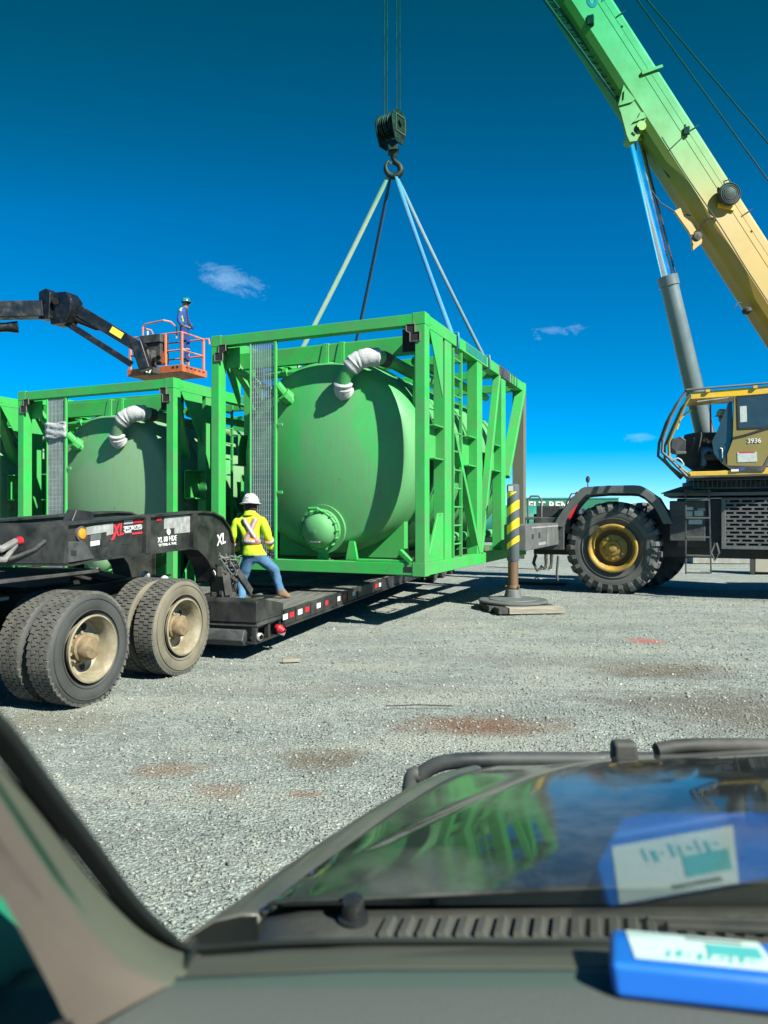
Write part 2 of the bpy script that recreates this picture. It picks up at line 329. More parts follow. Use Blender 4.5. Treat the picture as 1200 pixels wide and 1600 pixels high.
# ================================================================== GROUND
def make_ground():
    m = bpy.data.materials.new('gravel_ground'); m.use_nodes = True; t = m.node_tree; P = t.nodes['Principled BSDF']; N = t.nodes.new; L = t.links.new
    tc = N('ShaderNodeTexCoord'); vec = tc.outputs['Object']
    def noi(s, d=8, r=.6):
        n = N('ShaderNodeTexNoise'); n.inputs['Scale'].default_value = s; n.inputs['Detail'].default_value = d; n.inputs['Roughness'].default_value = r; L(vec, n.inputs['Vector']); return n.outputs[0]
    def rng(x, a, b, c, d):
        n = N('ShaderNodeMapRange'); 
        for i, v in enumerate((a, b, c, d)): n.inputs[i+1].default_value = v
        L(x, n.inputs[0]); return n.outputs[0]
    def mix(f, a, b, bt='MIX'):
        n = N('ShaderNodeMix'); n.data_type = 'RGBA'; n.blend_type = bt
        for k, x in (('Factor', f), ('A', a), ('B', b)):
            if isinstance(x, (int, float)): n.inputs[k].default_value = x
            elif isinstance(x, tuple): n.inputs[k].default_value = (*x, 1)
            else: L(x, n.inputs[k])
        return n.outputs['Result']
    col = mix(rng(noi(.55), .35, .65, 0, 1), (.190, .216, .196), (.252, .276, .246))
    col = mix(rng(noi(5), .35, .7, 0, .55), col, (.125, .13, .116))
    vo = N('ShaderNodeTexVoronoi'); vo.inputs['Scale'].default_value = 42; L(vec, vo.inputs['Vector'])
    v2 = N('ShaderNodeTexVoronoi'); v2.inputs['Scale'].default_value = 105; L(vec, v2.inputs['Vector'])
    sx = N('ShaderNodeSeparateColor'); L(vo.outputs['Color'], sx.inputs[0])
    s2 = N('ShaderNodeSeparateColor'); L(v2.outputs['Color'], s2.inputs[0])
    col = mix(.8, col, rng(sx.outputs[0], 0, 1, .62, 1.38), 'MULTIPLY')
    col = mix(.9, col, rng(s2.outputs[0], 0, 1, .6, 1.4), 'MULTIPLY')
    mr_ = N('ShaderNodeMapping'); mr_.inputs['Rotation'].default_value = (0, 0, R(28)); mr_.inputs['Scale'].default_value = (.35, 1.5, 1); L(vec, mr_.inputs[0])
    nr_ = N('ShaderNodeTexNoise'); nr_.inputs['Scale'].default_value = 1.1; nr_.inputs['Detail'].default_value = 6; L(mr_.outputs[0], nr_.inputs['Vector'])
    col = mix(rng(nr_.outputs[0], .5, .68, 0, .5), col, (.285, .29, .235))
    col = mix(rng(nr_.outputs[0], .46, .30, 0, .45), col, (.135, .145, .132))
    # oil and rust stains with shapes of their own
    sep = N('ShaderNodeSeparateXYZ'); L(vec, sep.inputs[0]); wob = noi(1.8, 6, .6); wob2 = noi(7, 6, .7)
    def ma(op, a, b=None):
        n = N('ShaderNodeMath'); n.operation = op
        for i, x in enumerate((a, b)):
            if x is None: continue
            if isinstance(x, (int, float)): n.inputs[i].default_value = x
            else: L(x, n.inputs[i])
        return n.outputs[0]
    for (px, py, rx, ry, c, s) in ((745, 1131, .80, .34, (.19, .10, .06), 1.1), (505, 1185, .34, .30, (.16, .125, .085), 1.0), (1035, 1045, .9, .5, (.14, .11, .08), 1.0), (1150, 1105, 1.3, .9, (.15, .13, .105), 1.0),
                                 (262, 1200, .30, .18, (.24, .15, .09), .8), (345, 1232, .22, .16, (.24, .15, .10), .75), (475, 1237, .14, .07, (.26, .13, .08), .8), (610, 1075, .9, .25, (.22, .2, .16), .5), (80, 1125, .7, .4, (.24, .21, .15), .7),
                                 (860, 1030, 1.6, .35, (.22, .21, .18), .5), (400, 1080, .8, .3, (.21, .2, .17), .5), (1010, 1000, .22, .25, (.5, .08, .07), 0.8)):
        p = W(px, py, CAM_H * FPX / (py - HOR))
        a = ma('POWER', ma('DIVIDE', ma('ADD', ma('SUBTRACT', sep.outputs[0], p.x), ma('MULTIPLY', ma('SUBTRACT', wob, .5), rx * 2.0)), rx), 2)
        b = ma('POWER', ma('DIVIDE', ma('ADD', ma('SUBTRACT', sep.outputs[1], p.y), ma('MULTIPLY', ma('SUBTRACT', wob2, .5), ry * 2.2)), ry), 2)
        f = rng(ma('ADD', ma('ADD', a, b), ma('MULTIPLY', ma('SUBTRACT', wob2, .5), 2.4)), .15, 1.15, s, 0)
        col = mix(ma('MULTIPLY', f, rng(wob2, .3, .6, .4, 1)), col, tuple(.7*k for k in c))
    L(col, P.inputs['Base Color']); P.inputs['Roughness'].default_value = .95; P.inputs['Specular IOR Level'].default_value = .2
    h = ma('ADD', ma('MULTIPLY', vo.outputs['Distance'], -.8), ma('ADD', ma('MULTIPLY', v2.outputs['Distance'], -.35), ma('MULTIPLY', noi(30, 6, .7), .8)))
    bp = N('ShaderNodeBump'); bp.inputs['Strength'].default_value = .85; bp.inputs['Distance'].default_value = .022; L(h, bp.inputs['Height']); L(bp.outputs[0], P.inputs['Normal'])
    # one sheet, finer near the camera, gently uneven
    xs = np.concatenate([np.linspace(-1500, -60, 8)[:-1], np.linspace(-60, -14, 12)[:-1], np.linspace(-14, 14, 141)[:-1], np.linspace(14, 60, 12)[:-1], np.linspace(60, 1500, 8)])
    ys = np.concatenate([np.linspace(-300, -6, 6)[:-1], np.linspace(-6, 26, 161)[:-1], np.linspace(26, 90, 14)[:-1], np.linspace(90, 2600, 10)])
    vs = []
    for y in ys:
        for x in xs:
            z = 0.0
            if abs(x) < 14 and -6 < y < 26: z = .018 * noise.noise(V((x*.5, y*.5, 0))) + .012 * noise.noise(V((x*1.7, y*1.7, 3)))
            vs.append((x, y, z - .012))
    nx = len(xs); fs = [(j*nx+i, j*nx+i+1, (j+1)*nx+i+1, (j+1)*nx+i) for j in range(len(ys)-1) for i in range(nx-1)]
    me = bpy.data.meshes.new('ground'); me.from_pydata(vs, [], fs); me.materials.append(m); me.shade_smooth()
    tag(link('ground', me), kind='structure')
make_ground()

def make_gravel():
    rs = np.random.RandomState(3)
    m = bpy.data.materials.new('gravel_stone'); m.use_nodes = True; t = m.node_tree; P = t.nodes['Principled BSDF']
    at = t.nodes.new('ShaderNodeAttribute'); at.attribute_name = 'tone'
    cr = t.nodes.new('ShaderNodeValToRGB'); t.links.new(at.outputs['Fac'], cr.inputs[0])
    e = cr.color_ramp.elements; e[0].color = (.06, .067, .07, 1); e[1].color = (.38, .38, .33, 1)
    for p, c in ((.3, (.132, .14, .13, 1)), (.62, (.205, .21, .18, 1)), (.85, (.265, .255, .21, 1))): x = e.new(p); x.color = c
    t.links.new(cr.outputs[0], P.inputs['Base Color']); P.inputs['Roughness'].default_value = .9; P.inputs['Specular IOR Level'].default_value = .25
    n = 62000
    # denser near the camera, wherever the picture can see the yard
    d = 1.5 + 15.5 * rs.rand(n) ** 1.5
    x = (rs.rand(n) * 1.35 - .68) * d * 1.05
    y = d
    s = .004 + .0105 * rs.rand(n) ** 2.2 + (rs.rand(n) < .03) * .012 * rs.rand(n)
    s *= .85 + d * .045
    base = np.array([(1,0,0),(0,1,0),(-1,0,0),(0,-1,0),(0,0,1),(0,0,-1)], float)
    tri = np.array([(0,1,4),(1,2,4),(2,3,4),(3,0,4),(1,0,5),(2,1,5),(3,2,5),(0,3,5)])
    jit = .6 + .8 * rs.rand(n, 6, 1); th = rs.rand(n) * 6.283
    p = base[None] * jit + (rs.rand(n, 6, 3) - .5) * .55
    p[:, :, 2] *= .62
    c_, s_ = np.cos(th)[:, None], np.sin(th)[:, None]
    px, py = p[:, :, 0] * c_ - p[:, :, 1] * s_, p[:, :, 0] * s_ + p[:, :, 1] * c_
    sc = s[:, None]
    vx = px * sc + x[:, None]; vy = py * sc + y[:, None]; vz = p[:, :, 2] * sc + .003
    z0 = np.array([.018 * noise.noise(V((a*.5, b*.5, 0))) + .012 * noise.noise(V((a*1.7, b*1.7, 3))) - .012 for a, b in zip(x, y)])
    vz += z0[:, None]
    co = np.stack([vx, vy, vz], -1).reshape(-1, 3)
    f = (tri[None] + (np.arange(n) * 6)[:, None, None]).reshape(-1, 3)
    me = bpy.data.meshes.new('gravel'); me.vertices.add(len(co)); me.vertices.foreach_set('co', co.ravel())
    me.loops.add(f.size); me.loops.foreach_set('vertex_index', f.ravel().astype(np.int32))
    me.polygons.add(len(f)); me.polygons.foreach_set('loop_start', np.arange(0, f.size, 3, dtype=np.int32)); me.update(calc_edges=True)
    a = me.attributes.new('tone', 'FLOAT', 'FACE'); a.data.foreach_set('value', np.repeat(np.clip(rs.normal(.52, .22, n), 0, 1), 8).astype(np.float32))
    me.materials.append(m); me.validate()
    tag(link('gravel', me), 'loose grey crushed stones scattered over the dusty yard', kind='stuff')
make_gravel()

# ================================================================== TANK CONTAINERS
CA = R(-23.6); CW, CL, CH = 3.87, 6.7, 3.93
def container(fr, label, dusty=False, band=False):
    g = M['green']; tk = M['tank2'] if dusty else M['tank']
    root = thing('tank_container', label, 'tank', fr, 'green framed tank containers in the yard')
    def part(name, mb, m=g, bevel=.008, **k): return mb.build(name, m, root, bevel, **k)
    W_, L_, H_ = CW, CL, CH
    pw, pd = .16, .20
    # corner posts
    part('corner_post', MB().bx(0, pw, 0, pd, .19, H_-.17)); part('corner_post', MB().bx(W_-pw, W_, 0, pd, .19, H_-.17))
    part('corner_post', MB().bx(0, .26, L_-.24, L_, .19, H_-.17), M['rust_green']); part('corner_post', MB().bx(W_-.26, W_, L_-.24, L_, .19, H_-.17), M['rust_green'])
    # end and side beams
    part('top_end_beam', MB().bx(.005, W_-.2, .0, .17, H_-.168, H_-.002)); part('top_end_beam', MB().bx(.2, W_-.2, L_-.18, L_-.002, H_-.17, H_))
    part('bottom_end_beam', MB().bx(.16, W_-.16, .003, .18, .002, .186)); part('bottom_end_beam', MB().bx(.2, W_-.2, L_-.18, L_-.003, 0, .19))
    for x0, x1 in ((0, .18), (W_-.18, W_)):
        part('top_side_rail', MB().bx(x0, x1, .19, L_-.02, H_-.2, H_-.003)); part('bottom_side_rail', MB().bx(x0, x1, .19, L_-.02, -.003, .192))
    for x0 in (0, W_-.2):
        for y0 in (-.004, L_-.2):
            mb = MB(); mb.bx(x0-.004, x0+.204, y0, y0+.2, H_-.172, H_+.012); part('corner_casting', mb)
            mb = MB(); mb.bx(x0-.004, x0+.204, y0, y0+.2, -.014, .193); part('corner_casting', mb)
    # stepped openings at the inner top corners with a pale rim
    for sx, x0 in ((1, pw), (-1, W_-pw)):
        P = lambda a, b: (x0 + sx*a, .02, H_-.17-b)
        poly = [(-.08, .25), (-.08, .11), (.0, .11), (.0, -.015), (.14, -.015), (.14, .085), (.08, .12), (.08, .25)]
        mb = MB(); mb.prism([(x0+sx*a, H_-.17-b) for a, b in poly], (0, -.007, 0), (1,0,0), (0,0,1), (0, .03, 0)); part('corner_pocket', mb, M['hole'], 0)
        mb = MB(); mb.tube([V((x0+sx*a, -.008, H_-.17-b)) for a, b in poly + poly[:1]], .011, 5); part('pocket_rim', mb, M['rust_green'], 0)
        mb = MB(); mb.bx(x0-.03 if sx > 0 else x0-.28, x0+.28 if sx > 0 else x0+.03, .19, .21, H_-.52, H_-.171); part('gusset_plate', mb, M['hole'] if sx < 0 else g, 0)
    # lower pocket on the right of the bottom beam, tie-down lug
    mb = MB(); mb.bx(W_-.34, W_-.20, -.004, .01, .05, .13); part('corner_pocket', mb, M['hole'], 0)
    mb = MB(); mb.beam((W_-.42, .06, .36), (W_-.22, .02, .20), .10, .07); part('twist_lock', mb)
    mb = MB(); mb.bx(W_-1.15, W_-.28, .02, .16, .188, .225); part('guide_plate', mb)
    # inner cross beams and gussets seen through the end frame
    part('cross_beam', MB().bx(.2, W_-.2, .44, .54, H_-.50, H_-.22))
    for y0 in (1.05, 2.75, 4.5): part('cross_beam', MB().bx(.18, W_-.18, y0, y0+.14, H_-.2, H_-.05))
    for x0 in (1.83, 2.12):
        mb = MB(); mb.prism([(0, 0), (.16, 0), (.16, .40), (.09, .40)], (x0, .42, H_-.60), (1,0,0), (0,0,1), (0, .05, 0)); part('gusset', mb)
        mb = MB(); mb.bx(x0+.165, x0+.19, .42, .9, H_-.62, H_-.2); part('gusset', mb)
    for x0, sx in ((.10, 1), (W_-.10, -1)):
        mb = MB(); mb.beam((x0+sx*.05, .22, H_-.20), (x0+sx*.42, 1.0, H_-1.35), .16, .12); part('corner_brace', mb)
    # posts along both sides, with channel shelves
    ys = (.95, 2.77, 4.52)
    for sx, xo in ((-1, W_-.01), (1, .01)):
        for y0 in ys:
            mb = MB(); wv = .20
            a, b = sorted((xo, xo + sx*wv))
            mb.bx(a, b, y0, y0+.10, .19, H_-.2); mb.bx(*sorted((xo, xo+sx*.03)), y0+.1, y0+.30, .19, H_-.2); mb.bx(a, b, y0+.30, y0+.33, .19, H_-.2)
            part('side_post', mb)
            mb = MB(); x1 = xo + sx*.16
            for z0 in (1.78, 2.30): mb.bx(*sorted((xo+sx*.02, x1)), y0-.42, y0, z0, z0+.025)
            mb.bx(*sorted((x1, x1+sx*.02)), y0-.42, y0, 1.8, 2.3); part('channel_shelf', mb)
        xs = xo + sx*.05
        mb = MB(); mb.beam((xs, 1.45, 2.3), (xs, 2.95, .19), .10, .13, (1,0,0)); part('diagonal_brace', mb)
        mb = MB(); mb.beam((xs, 4.35, H_-.2), (xs, 3.05, .19), .10, .14, (1,0,0)); part('diagonal_brace', mb)
        mb = MB(); mb.beam((xs, L_-.3, H_-.22), (xs, 4.95, 1.7), .10, .22, (1,0,0)); part('diagonal_brace', mb)
        mb = MB(); mb.prism([(0, 0), (.62, 0), (.62, -.95)], (xo-.012 if sx < 0 else xo, .21, H_-.2), (0,1,0), (0,0,1), (.02, 0, 0)); part('gusset_plate', mb)
        mb = MB(); mb.prism([(0, 0), (.75, 0), (.75, .75), (.5, .75)], (xo+sx*.03, .22, .19), (0,1,0), (0,0,1), (sx*.04, 0, 0)); part('gusset_plate', mb)
    # ladder on the right side
    lx = W_-.02
    ld = MB()
    for y0 in (1.36, 1.80): ld.bx(lx-.03, lx+.03, y0-.012, y0+.012, .2, H_-.25)
    lo = part('ladder', ld)
    rm = MB().tube([(lx, 1.37, 0), (lx, 1.79, 0)], .016, 6).mesh('rung', g)
    for k in range(11): r_ = link('rung', rm, lo); r_.location = (0, 0, .42 + k*.31)
    # the tank: shell with dished heads
    R_, cz, cx = 1.63, 1.90, W_/2
    prof = [(.001, .15)]
    for k in range(1, 19):
        a = k/18; prof.append((R_*math.sin(a*math.pi/2)**1.0, .15 + .68*(1-math.cos(a*math.pi/2))**1.0 if True else 0))
    # torispherical: flat crown with a tight knuckle
    prof = []
    for k in range(0, 15): r_ = R_*.86*k/14; prof.append((max(r_, .001), .14 + .235*(r_/(R_*.86))**2))
    for k in range(1, 9):
        a = k/8*math.pi/2*.93; prof.append((R_*.86 + .14*R_*math.sin(a)/math.sin(math.pi/2*.93), .375 + .36*(1-math.cos(a))/(1-math.cos(math.pi/2*.93))))
    prof += [(R_, L_/2)]
    prof = prof + [(r_, L_-d) for r_, d in reversed(prof[:-1])]
    MB().lathe(prof, (cx, 0, cz), (0, 1, 0), 96).build('tank_shell', tk, root, ang=50)
    for y0 in (1.25, 3.35, 5.4):
        mb = MB(); mb.lathe([(R_-.01, 0), (R_+.035, 0), (R_+.035, .10), (R_-.01, .10)], (cx, y0, cz), (0,1,0), 72, True); part('stiffening_ring', mb, tk, 0)
    for y0 in (1.0, 5.2):
        mb = MB(); mb.prism([(-1.2, -1.71), (1.2, -1.71), (1.2, -1.0), (.8, -1.38), (0, -1.60), (-.8, -1.38), (-1.2, -1.0)], (cx, y0, cz), (1,0,0), (0,0,1), (0, .2, 0)); part('saddle', mb)
    mb = MB()
    for x0 in (.9, 1.9, 2.9): mb.bx(x0, x0+.16, .2, L_-.2, .01, .17)
    part('floor_bearer', mb, M['rust_green'])
    for x0 in (cx-.10, cx+.42):
        mb = MB(); mb.prism([(0, 0), (.22, 0), (.16, .3), (.06, .3)], (x0, .38, .18), (1,0,0), (0,0,1), (0, .06, 0)); part('tank_foot', mb)
    # manway low on the head
    mx, mz = cx+.08, .68
    n = V((.0, -1, -.16)).normalized(); o = V((mx, .235, mz))
    mb = MB(); mb.lathe([(.36, -.16), (.40, -.02), (.40, .0), (.33, .0), (.33, .07), (.30, .07)], o, n, 40); mh = part('manhole', mb, tk, 0)
    mb = MB(); mb.lathe([(.315, .06), (.315, .13), (.285, .13), (.28, .15), (.25, .21), (.18, .265), (.09, .29), (.001, .298)], o, n, 40); mb.build('manhole_lid', tk, mh)
    mb = MB()
    ux = n.cross(V((0,0,1))).normalized(); uy = ux.cross(n)
    for k in range(16):
        t = 2*math.pi*k/16; p = o + ux*math.cos(t)*.325 + uy*math.sin(t)*.325
        mb.tube([p + n*.06, p + n*.16], .016, 6)
    mb.build('lid_bolt', M['green'], mh)['kind'] = 'stuff'
    mb = MB(); mb.tube([o + uy*.30 + n*.12 - ux*.10, o + uy*.37 + n*.20 - ux*.04, o + uy*.37 + n*.20 + ux*.10, o + uy*.31 + n*.13 + ux*.15], .022, 7); mb.build('hinge', g, mh)
    mb = MB(); q = o - uy*.16 + n*.255; mb.tube([q - ux*.09 - n*.04, q - ux*.08 + n*.03, q + ux*.08 + n*.03, q + ux*.09 - n*.04], .01, 6); mb.build('lid_handle', M['steel'], mh)
    # vent pipe elbow with white wrapping
    pth = [V((2.43, .28, 2.84)), V((2.42, .17, 2.90)), V((2.46, .10, 3.02)), V((2.56, .09, 3.19)), V((2.68, .11, 3.31)), V((2.85, .17, 3.38)), V((3.02, .30, 3.38)), V((3.12, .55, 3.34)), V((3.2, 1.1, 3.28)), V((3.3, 2.4, 3.24))]
    part('vent_pipe', MB().tube(pth, [.11]*4 + [.115]*3 + [.10]*3, 14), tk, 0)
    def wrap(a, b, r_, lab):
        pts = [V(pth[a]).lerp(pth[a+1], .1)] + [V(p) for p in pth[a+1:b]] + [V(pth[b-1]).lerp(pth[b], .9)]
        fine = []
        for i in range(len(pts)-1):
            for k in range(5): fine.append(pts[i].lerp(pts[i+1], k/5))
        fine.append(pts[-1])
        rr = [r_*(1 + .16*noise.noise(V((i*.9, a, 2)))) * (1 if 0 < i < len(fine)-1 else .86) for i in range(len(fine))]
        o_ = part('cloth_wrap', MB().tube(fine, rr, 14), M['white_wrap'], 0); return o_
    wrap(0, 2, .148, ''); wrap(3, 6, .15, '')
    part('pipe_valve', MB().tube([(3.04, .32, 3.37), (3.08, .42, 3.355)], .125, 12), M['blackm'], 0)
    # small piping and couplings at the left of the head
    part('side_pipe', MB().tube([(.75, .55, H_-.62), (1.42, .5, H_-.62), (1.5, .75, H_-.75)], .07, 10), g, 0)
    part('side_pipe', MB().tube([(1.25, .06, 3.05), (1.33, .18, 2.9), (1.46, .42, 2.68)], .08, 10), g, 0)
    part('pipe_coupling', MB().tube([(1.33, .14, 2.9), (1.38, .24, 2.82)], .125, 10), g, 0)
    part('pipe_coupling', MB().tube([(1.15, .53, H_-.62), (1.23, .52, H_-.62)], .11, 10), g, 0)
    part('side_pipe', MB().tube([(.35, .3, H_-.55), (.6, .5, H_-.75), (.72, 1.3, H_-.9), (.72, 3, H_-.9)], .06, 8), g, 0)
    part('side_pipe', MB().tube([(.3, 1.2, 2.6), (.3, 3.8, 2.6)], .07, 8), g, 0)
    part('side_pipe', MB().tube([(W_-.62, 1.2, H_-.45), (W_-.62, 5.5, H_-.45)], .08, 8), g, 0)
    part('side_pipe', MB().tube([(W_-.45, 1.5, .5), (W_-.45, 5.9, .5)], .09, 8), tk, 0)
    # grating panel and its bright edge strip on the end frame
    gx0, gx1 = .80, 1.235; z0, z1 = .19, H_-.19
    mb = MB()
    nb = 13
    for k in range(nb): x = gx0 + (gx1-gx0)*k/(nb-1); mb.bx(x-.004, x+.004, .02, .045, z0, z1)
    k = 0; z = z0+.03
    while z < z1: mb.bx(gx0, gx1, .03, .038, z-.006, z+.006); z += .085
    part('grating', mb, M['galv'], 0)
    part('grating_frame', MB().bx(gx1+.008, gx1+.05, -.002, .05, z0, z1)); part('grating_frame', MB().bx(gx0-.03, gx0-.008, .0, .05, z0, z1))
    mb = MB()
    for z in (1.25, 2.35): mb.bx(gx1+.05, gx1+.16, .01, .04, z, z+.05)
    part('grating_clip', mb)
    if band:
        rows = []
        for i in range(9):
            z = 2.97 + .30*i/8; rows.append([V((x, -.012 - .012*math.sin(i*1.9+x*9), z + .012*math.sin(x*17))) for x in np.linspace(gx0-.05, gx1+.07, 9)])
        mb = MB().strip(rows); o = mb.build('cloth_wrap', M['white_wrap'], root, solid=.012)
    # stencilled plate on the right rail
    part('marking_plate', MB().bx(W_-.002, W_+.004, 2.05, 3.35, H_-.16, H_-.02), M['teal'], 0)
    part('lashing_sleeve', MB().bx(W_-.195, W_+.012, 4.3, 5.15, H_-.21, H_+.012), M['crane_dark'], .01)
    mb = MB()
    for y0 in (5.3, 5.5, 5.75): mb.bx(W_-.194, W_+.010, y0, y0+.06, H_-.209, H_+.010)
    part('lashing_sleeve', mb, M['crane_dark'], .0)
    return root
CF = Frame((-2.936, 12.549, .826), CA)
container(CF, 'green framed tank container lifted by slings, ladder on its open right side')
SA, CO = math.sin(-CA), math.cos(-CA)
C2F = Frame((-3.76 - CO*CW, 13.2 + SA*CW, .25), CA)
container(C2F, 'dusty green tank container standing behind the black gooseneck, white band on its grating', True, True)
C3F = Frame((C2F.o.x - CO*(CW+.75), C2F.o.y + SA*(CW+.75), .25), CA)
container(C3F, 'farthest green tank container, only its right edge showing at the picture border', True)
# timbers under the standing containers
for fr in (C2F, C3F):
    which = 'dusty banded tank container' if fr is C2F else 'farthest tank container at the border'
    for y0, nm in ((.5, 'front'), (5.8, 'rear')):
        f2 = Frame(fr.M @ V((CW/2, y0, 0)), CA); f2.o.z = 0
        t = thing('timber_beam', 'long timber under the %s end of the %s' % (nm, which), 'timber', Frame((f2.o.x, f2.o.y, 0), CA), 'timbers under the standing tanks')
        MB().bx(-2.1, 2.1, -.12, .12, .0, .235).build('beam', M['wood'], t, .01)

# ================================================================== TYRES
def tyre_mesh(Rr, wid, rin, n_blk, rows, m_side, m_tread, blk_h=.018, seed=1, zig=0.0, fill=.78):
    """axis along +x, outer sidewall at x = 0, inner at x = -wid"""
    mb = MB(); h = wid/2; b = Rr - blk_h
    half = [(rin, h*.62), (rin+.03, h*.80), (rin+(b-rin)*.35, h*1.0), (rin+(b-rin)*.65, h*.99), (b-.045*Rr, h*.93), (b-.012, h*.86), (b, h*.78)]
    prof = [(r_, d) for r_, d in half] + [(r_, -d) for r_, d in reversed(half)]
    mb.lathe([(r_, d - h) for r_, d in prof], (0,0,0), (1,0,0), 64)
    # moulded rings on the sidewall
    for q in (.28, .78):
        rr = rin + (b-rin)*q; mb.lathe([(rr-.006, -.004*Rr+.0), (rr-.004, .004), (rr+.004, .004), (rr+.006, -.004*Rr)], (0,0,0), (1,0,0), 64)
    mb.cur = 1
    rw = wid*.86/rows
    for j in range(rows):
        xc = -h - wid*.43 + rw*(j+.5)
        for k in range(n_blk):
            t = 2*math.pi*(k + (.5 if j % 2 else 0))/n_blk; ln = 2*math.pi*Rr/n_blk*fill
            rot = Matrix.Rotation(t, 3, 'X') @ Matrix.Rotation(zig*(1 if j % 2 else -1), 3, 'Z')
            mb.box(Matrix.Rotation(t, 3, 'X') @ V((xc, 0, b + blk_h*.3)), (rw*.86, ln, blk_h*1.4), rot)
    return mb.mesh('tyre', [m_side, m_tread])
def disc_mesh(rin, depth):
    """deep dish of an outer dual wheel, axis +x, flange at x = 0"""
    mb = MB()
    mb.lathe([(rin+.005, -.02), (rin+.012, .012), (rin-.004, .018), (rin-.014, .0), (rin-.03, -.02), (rin-.045, -.06), (rin-.05, -depth+.02), (rin-.07, -depth), (.17, -depth-.01), (.15, -depth+.005), (.001, -depth+.005)], (0,0,0), (1,0,0), 56)
    mb.cur = 1
    for k in range(5):
        t = 2*math.pi*k/5 + .3; mb.lathe([(.034, -depth+.004), (.001, -depth+.005)], (0, math.cos(t)*.195, math.sin(t)*.195), (1,0,0), 14)
    mb.cur = 0
    for k in range(10):
        t = 2*math.pi*k/10; p = V((0, math.cos(t)*.14, math.sin(t)*.14)); mb.tube([p + V((-depth, 0, 0)), p + V((-depth+.045, 0, 0))], .016, 6)
    return mb.mesh('rim', [M['rim'], M['hole']])
HUBM = None
def hub_mesh(depth):
    return MB().lathe([(.125, -depth), (.125, -depth+.07), (.108, -depth+.085), (.105, -depth+.155), (.09, -depth+.175), (.03, -depth+.18), (.001, -depth+.18)], (0,0,0), (1,0,0), 28).mesh('hub', M['hub'])

# ================================================================== TRACTOR UNIT
TR = Frame((-2.19, 8.10, 0), R(-20.5))
tr = thing('tractor_truck', 'black tractor unit with dusty dual rear wheels under the trailer gooseneck', 'truck', TR)
TRAD = .525
ty_new = tyre_mesh(TRAD, .27, .30, 46, 5, M['rubber_side'], M['tread'], .02, zig=.25, fill=.84)
ty_old = tyre_mesh(TRAD, .27, .30, 52, 4, M['rubber_dusty'], M['tread'], .02, zig=.0, fill=.80)
rimm, hubm = disc_mesh(.30, .17), hub_mesh(.17)
for (y0, tm, lab) in ((-1.39, ty_new, 'dark'), (0, ty_old, 'dusty')):
    for x0 in (0, -.335, -2.16, -2.495):
        wo = link('wheel', MB().lathe([(.05, -.26), (.28, -.26), (.30, -.24)], (0,0,0), (1,0,0), 20).mesh('wheel', M['black']), tr); wo.location = (x0, y0, TRAD-.012)
        wo['label'] = ('dark tyred' if tm is ty_new else 'tan dusty') + ' dual wheel'
        t = link('tyre', tm, wo); t.rotation_euler.x = random.random()*6
        if x0 == -2.495: t.location.x = 0
        if x0 in (0,):
            link('rim', rimm, wo).rotation_euler.x = random.random()*6; link('hub', hubm, wo)
        elif x0 == -.335: link('rim', rimm, wo).rotation_euler = (0, 0, 0)
def trp(name, mb, m=None, bevel=.006): return mb.build(name, m or M['black'], tr, bevel)
for y0 in (-1.39, 0): trp('axle', MB().tube([(-.3, y0, TRAD), (-2.4, y0, TRAD)], .085, 12), M['blackm'], 0); trp('axle_housing', MB().lathe([(.05, -.25), (.22, -.12), (.24, 0), (.22, .12), (.05, .25)], (-1.38, y0, TRAD), (1,0,0), 20), M['blackm'], 0)
for x0 in (-.88, -1.80): trp('chassis_rail', MB().bx(x0-.04, x0+.04, -5.2, .85, .74, .98).bx(x0-.09, x0+.09, -5.2, .85, .985, 1.0))
for y0 in (-2.4, -.7, .7): trp('cross_member', MB().bx(-1.76, -.92, y0-.06, y0+.06, .78, .94), M['blackm'])
trp('fifth_wheel', MB().bx(-1.85, -.83, -1.25, -.35, 1.10, 1.155).prism([(0, 0), (.55, -.14), (.55, -.20), (0, -.06)], (-1.75, -.35, 1.155), (0,1,0), (0,0,1), (.30, 0, 0)).prism([(0, 0), (.55, -.14), (.55, -.20), (0, -.06)], (-1.23, -.35, 1.155), (0,1,0), (0,0,1), (.30, 0, 0)).bx(-1.6, -1.1, -1.1, -.5, 1.0, 1.10))
trp('air_tank', MB().lathe([(.001, 0), (.12, .02), (.14, .06), (.14, .74), (.12, .78), (.001, .80)], (-.62, -2.75, .72), (0,1,0), 20), M['blackm'], 0)
trp('deck_plate', MB().bx(-1.9, -.55, -5.2, -2.2, 1.003, 1.02), M['crane_dark'])
mb = MB()
for k in range(24): mb.bx(-.55, -.52, -5.2 + k*.14, -5.2 + k*.14 + .03, 1.02, 1.045)
mb.bx(-.555, -.515, -5.2, -1.85, .99, 1.02); trp('grip_strip', mb, M['crane_grey'], 0)
trp('battery_box', MB().bx(-.78, -.28, -3.4, -2.35, .45, .92), M['crane_dark'], .02)
for y0 in (-1.39, 0): trp('air_spring', MB().lathe([(.10, 0), (.15, .04), (.13, .10), (.16, .16), (.14, .22), (.10, .25)], (-.86, y0+.35, .5), (0,0,1), 20), M['rubber'], 0)
trp('suspension_beam', MB().bx(-.93, -.83, -1.8, .55, .42, .52).tube([(-.6, -.2, .95), (-.6, .5, .92), (-.75, .75, .9)], .02, 6), M['blackm'])
for y0, z0 in ((.55, .95), (.2, 1.03)): trp('work_lamp', MB().lathe([(.001, 0), (.05, .01), (.06, .04), (.05, .06)], (-.7, y0, z0), (0,1,0), 14), M['white'] if z0 < 1 else M['steel'], 0)

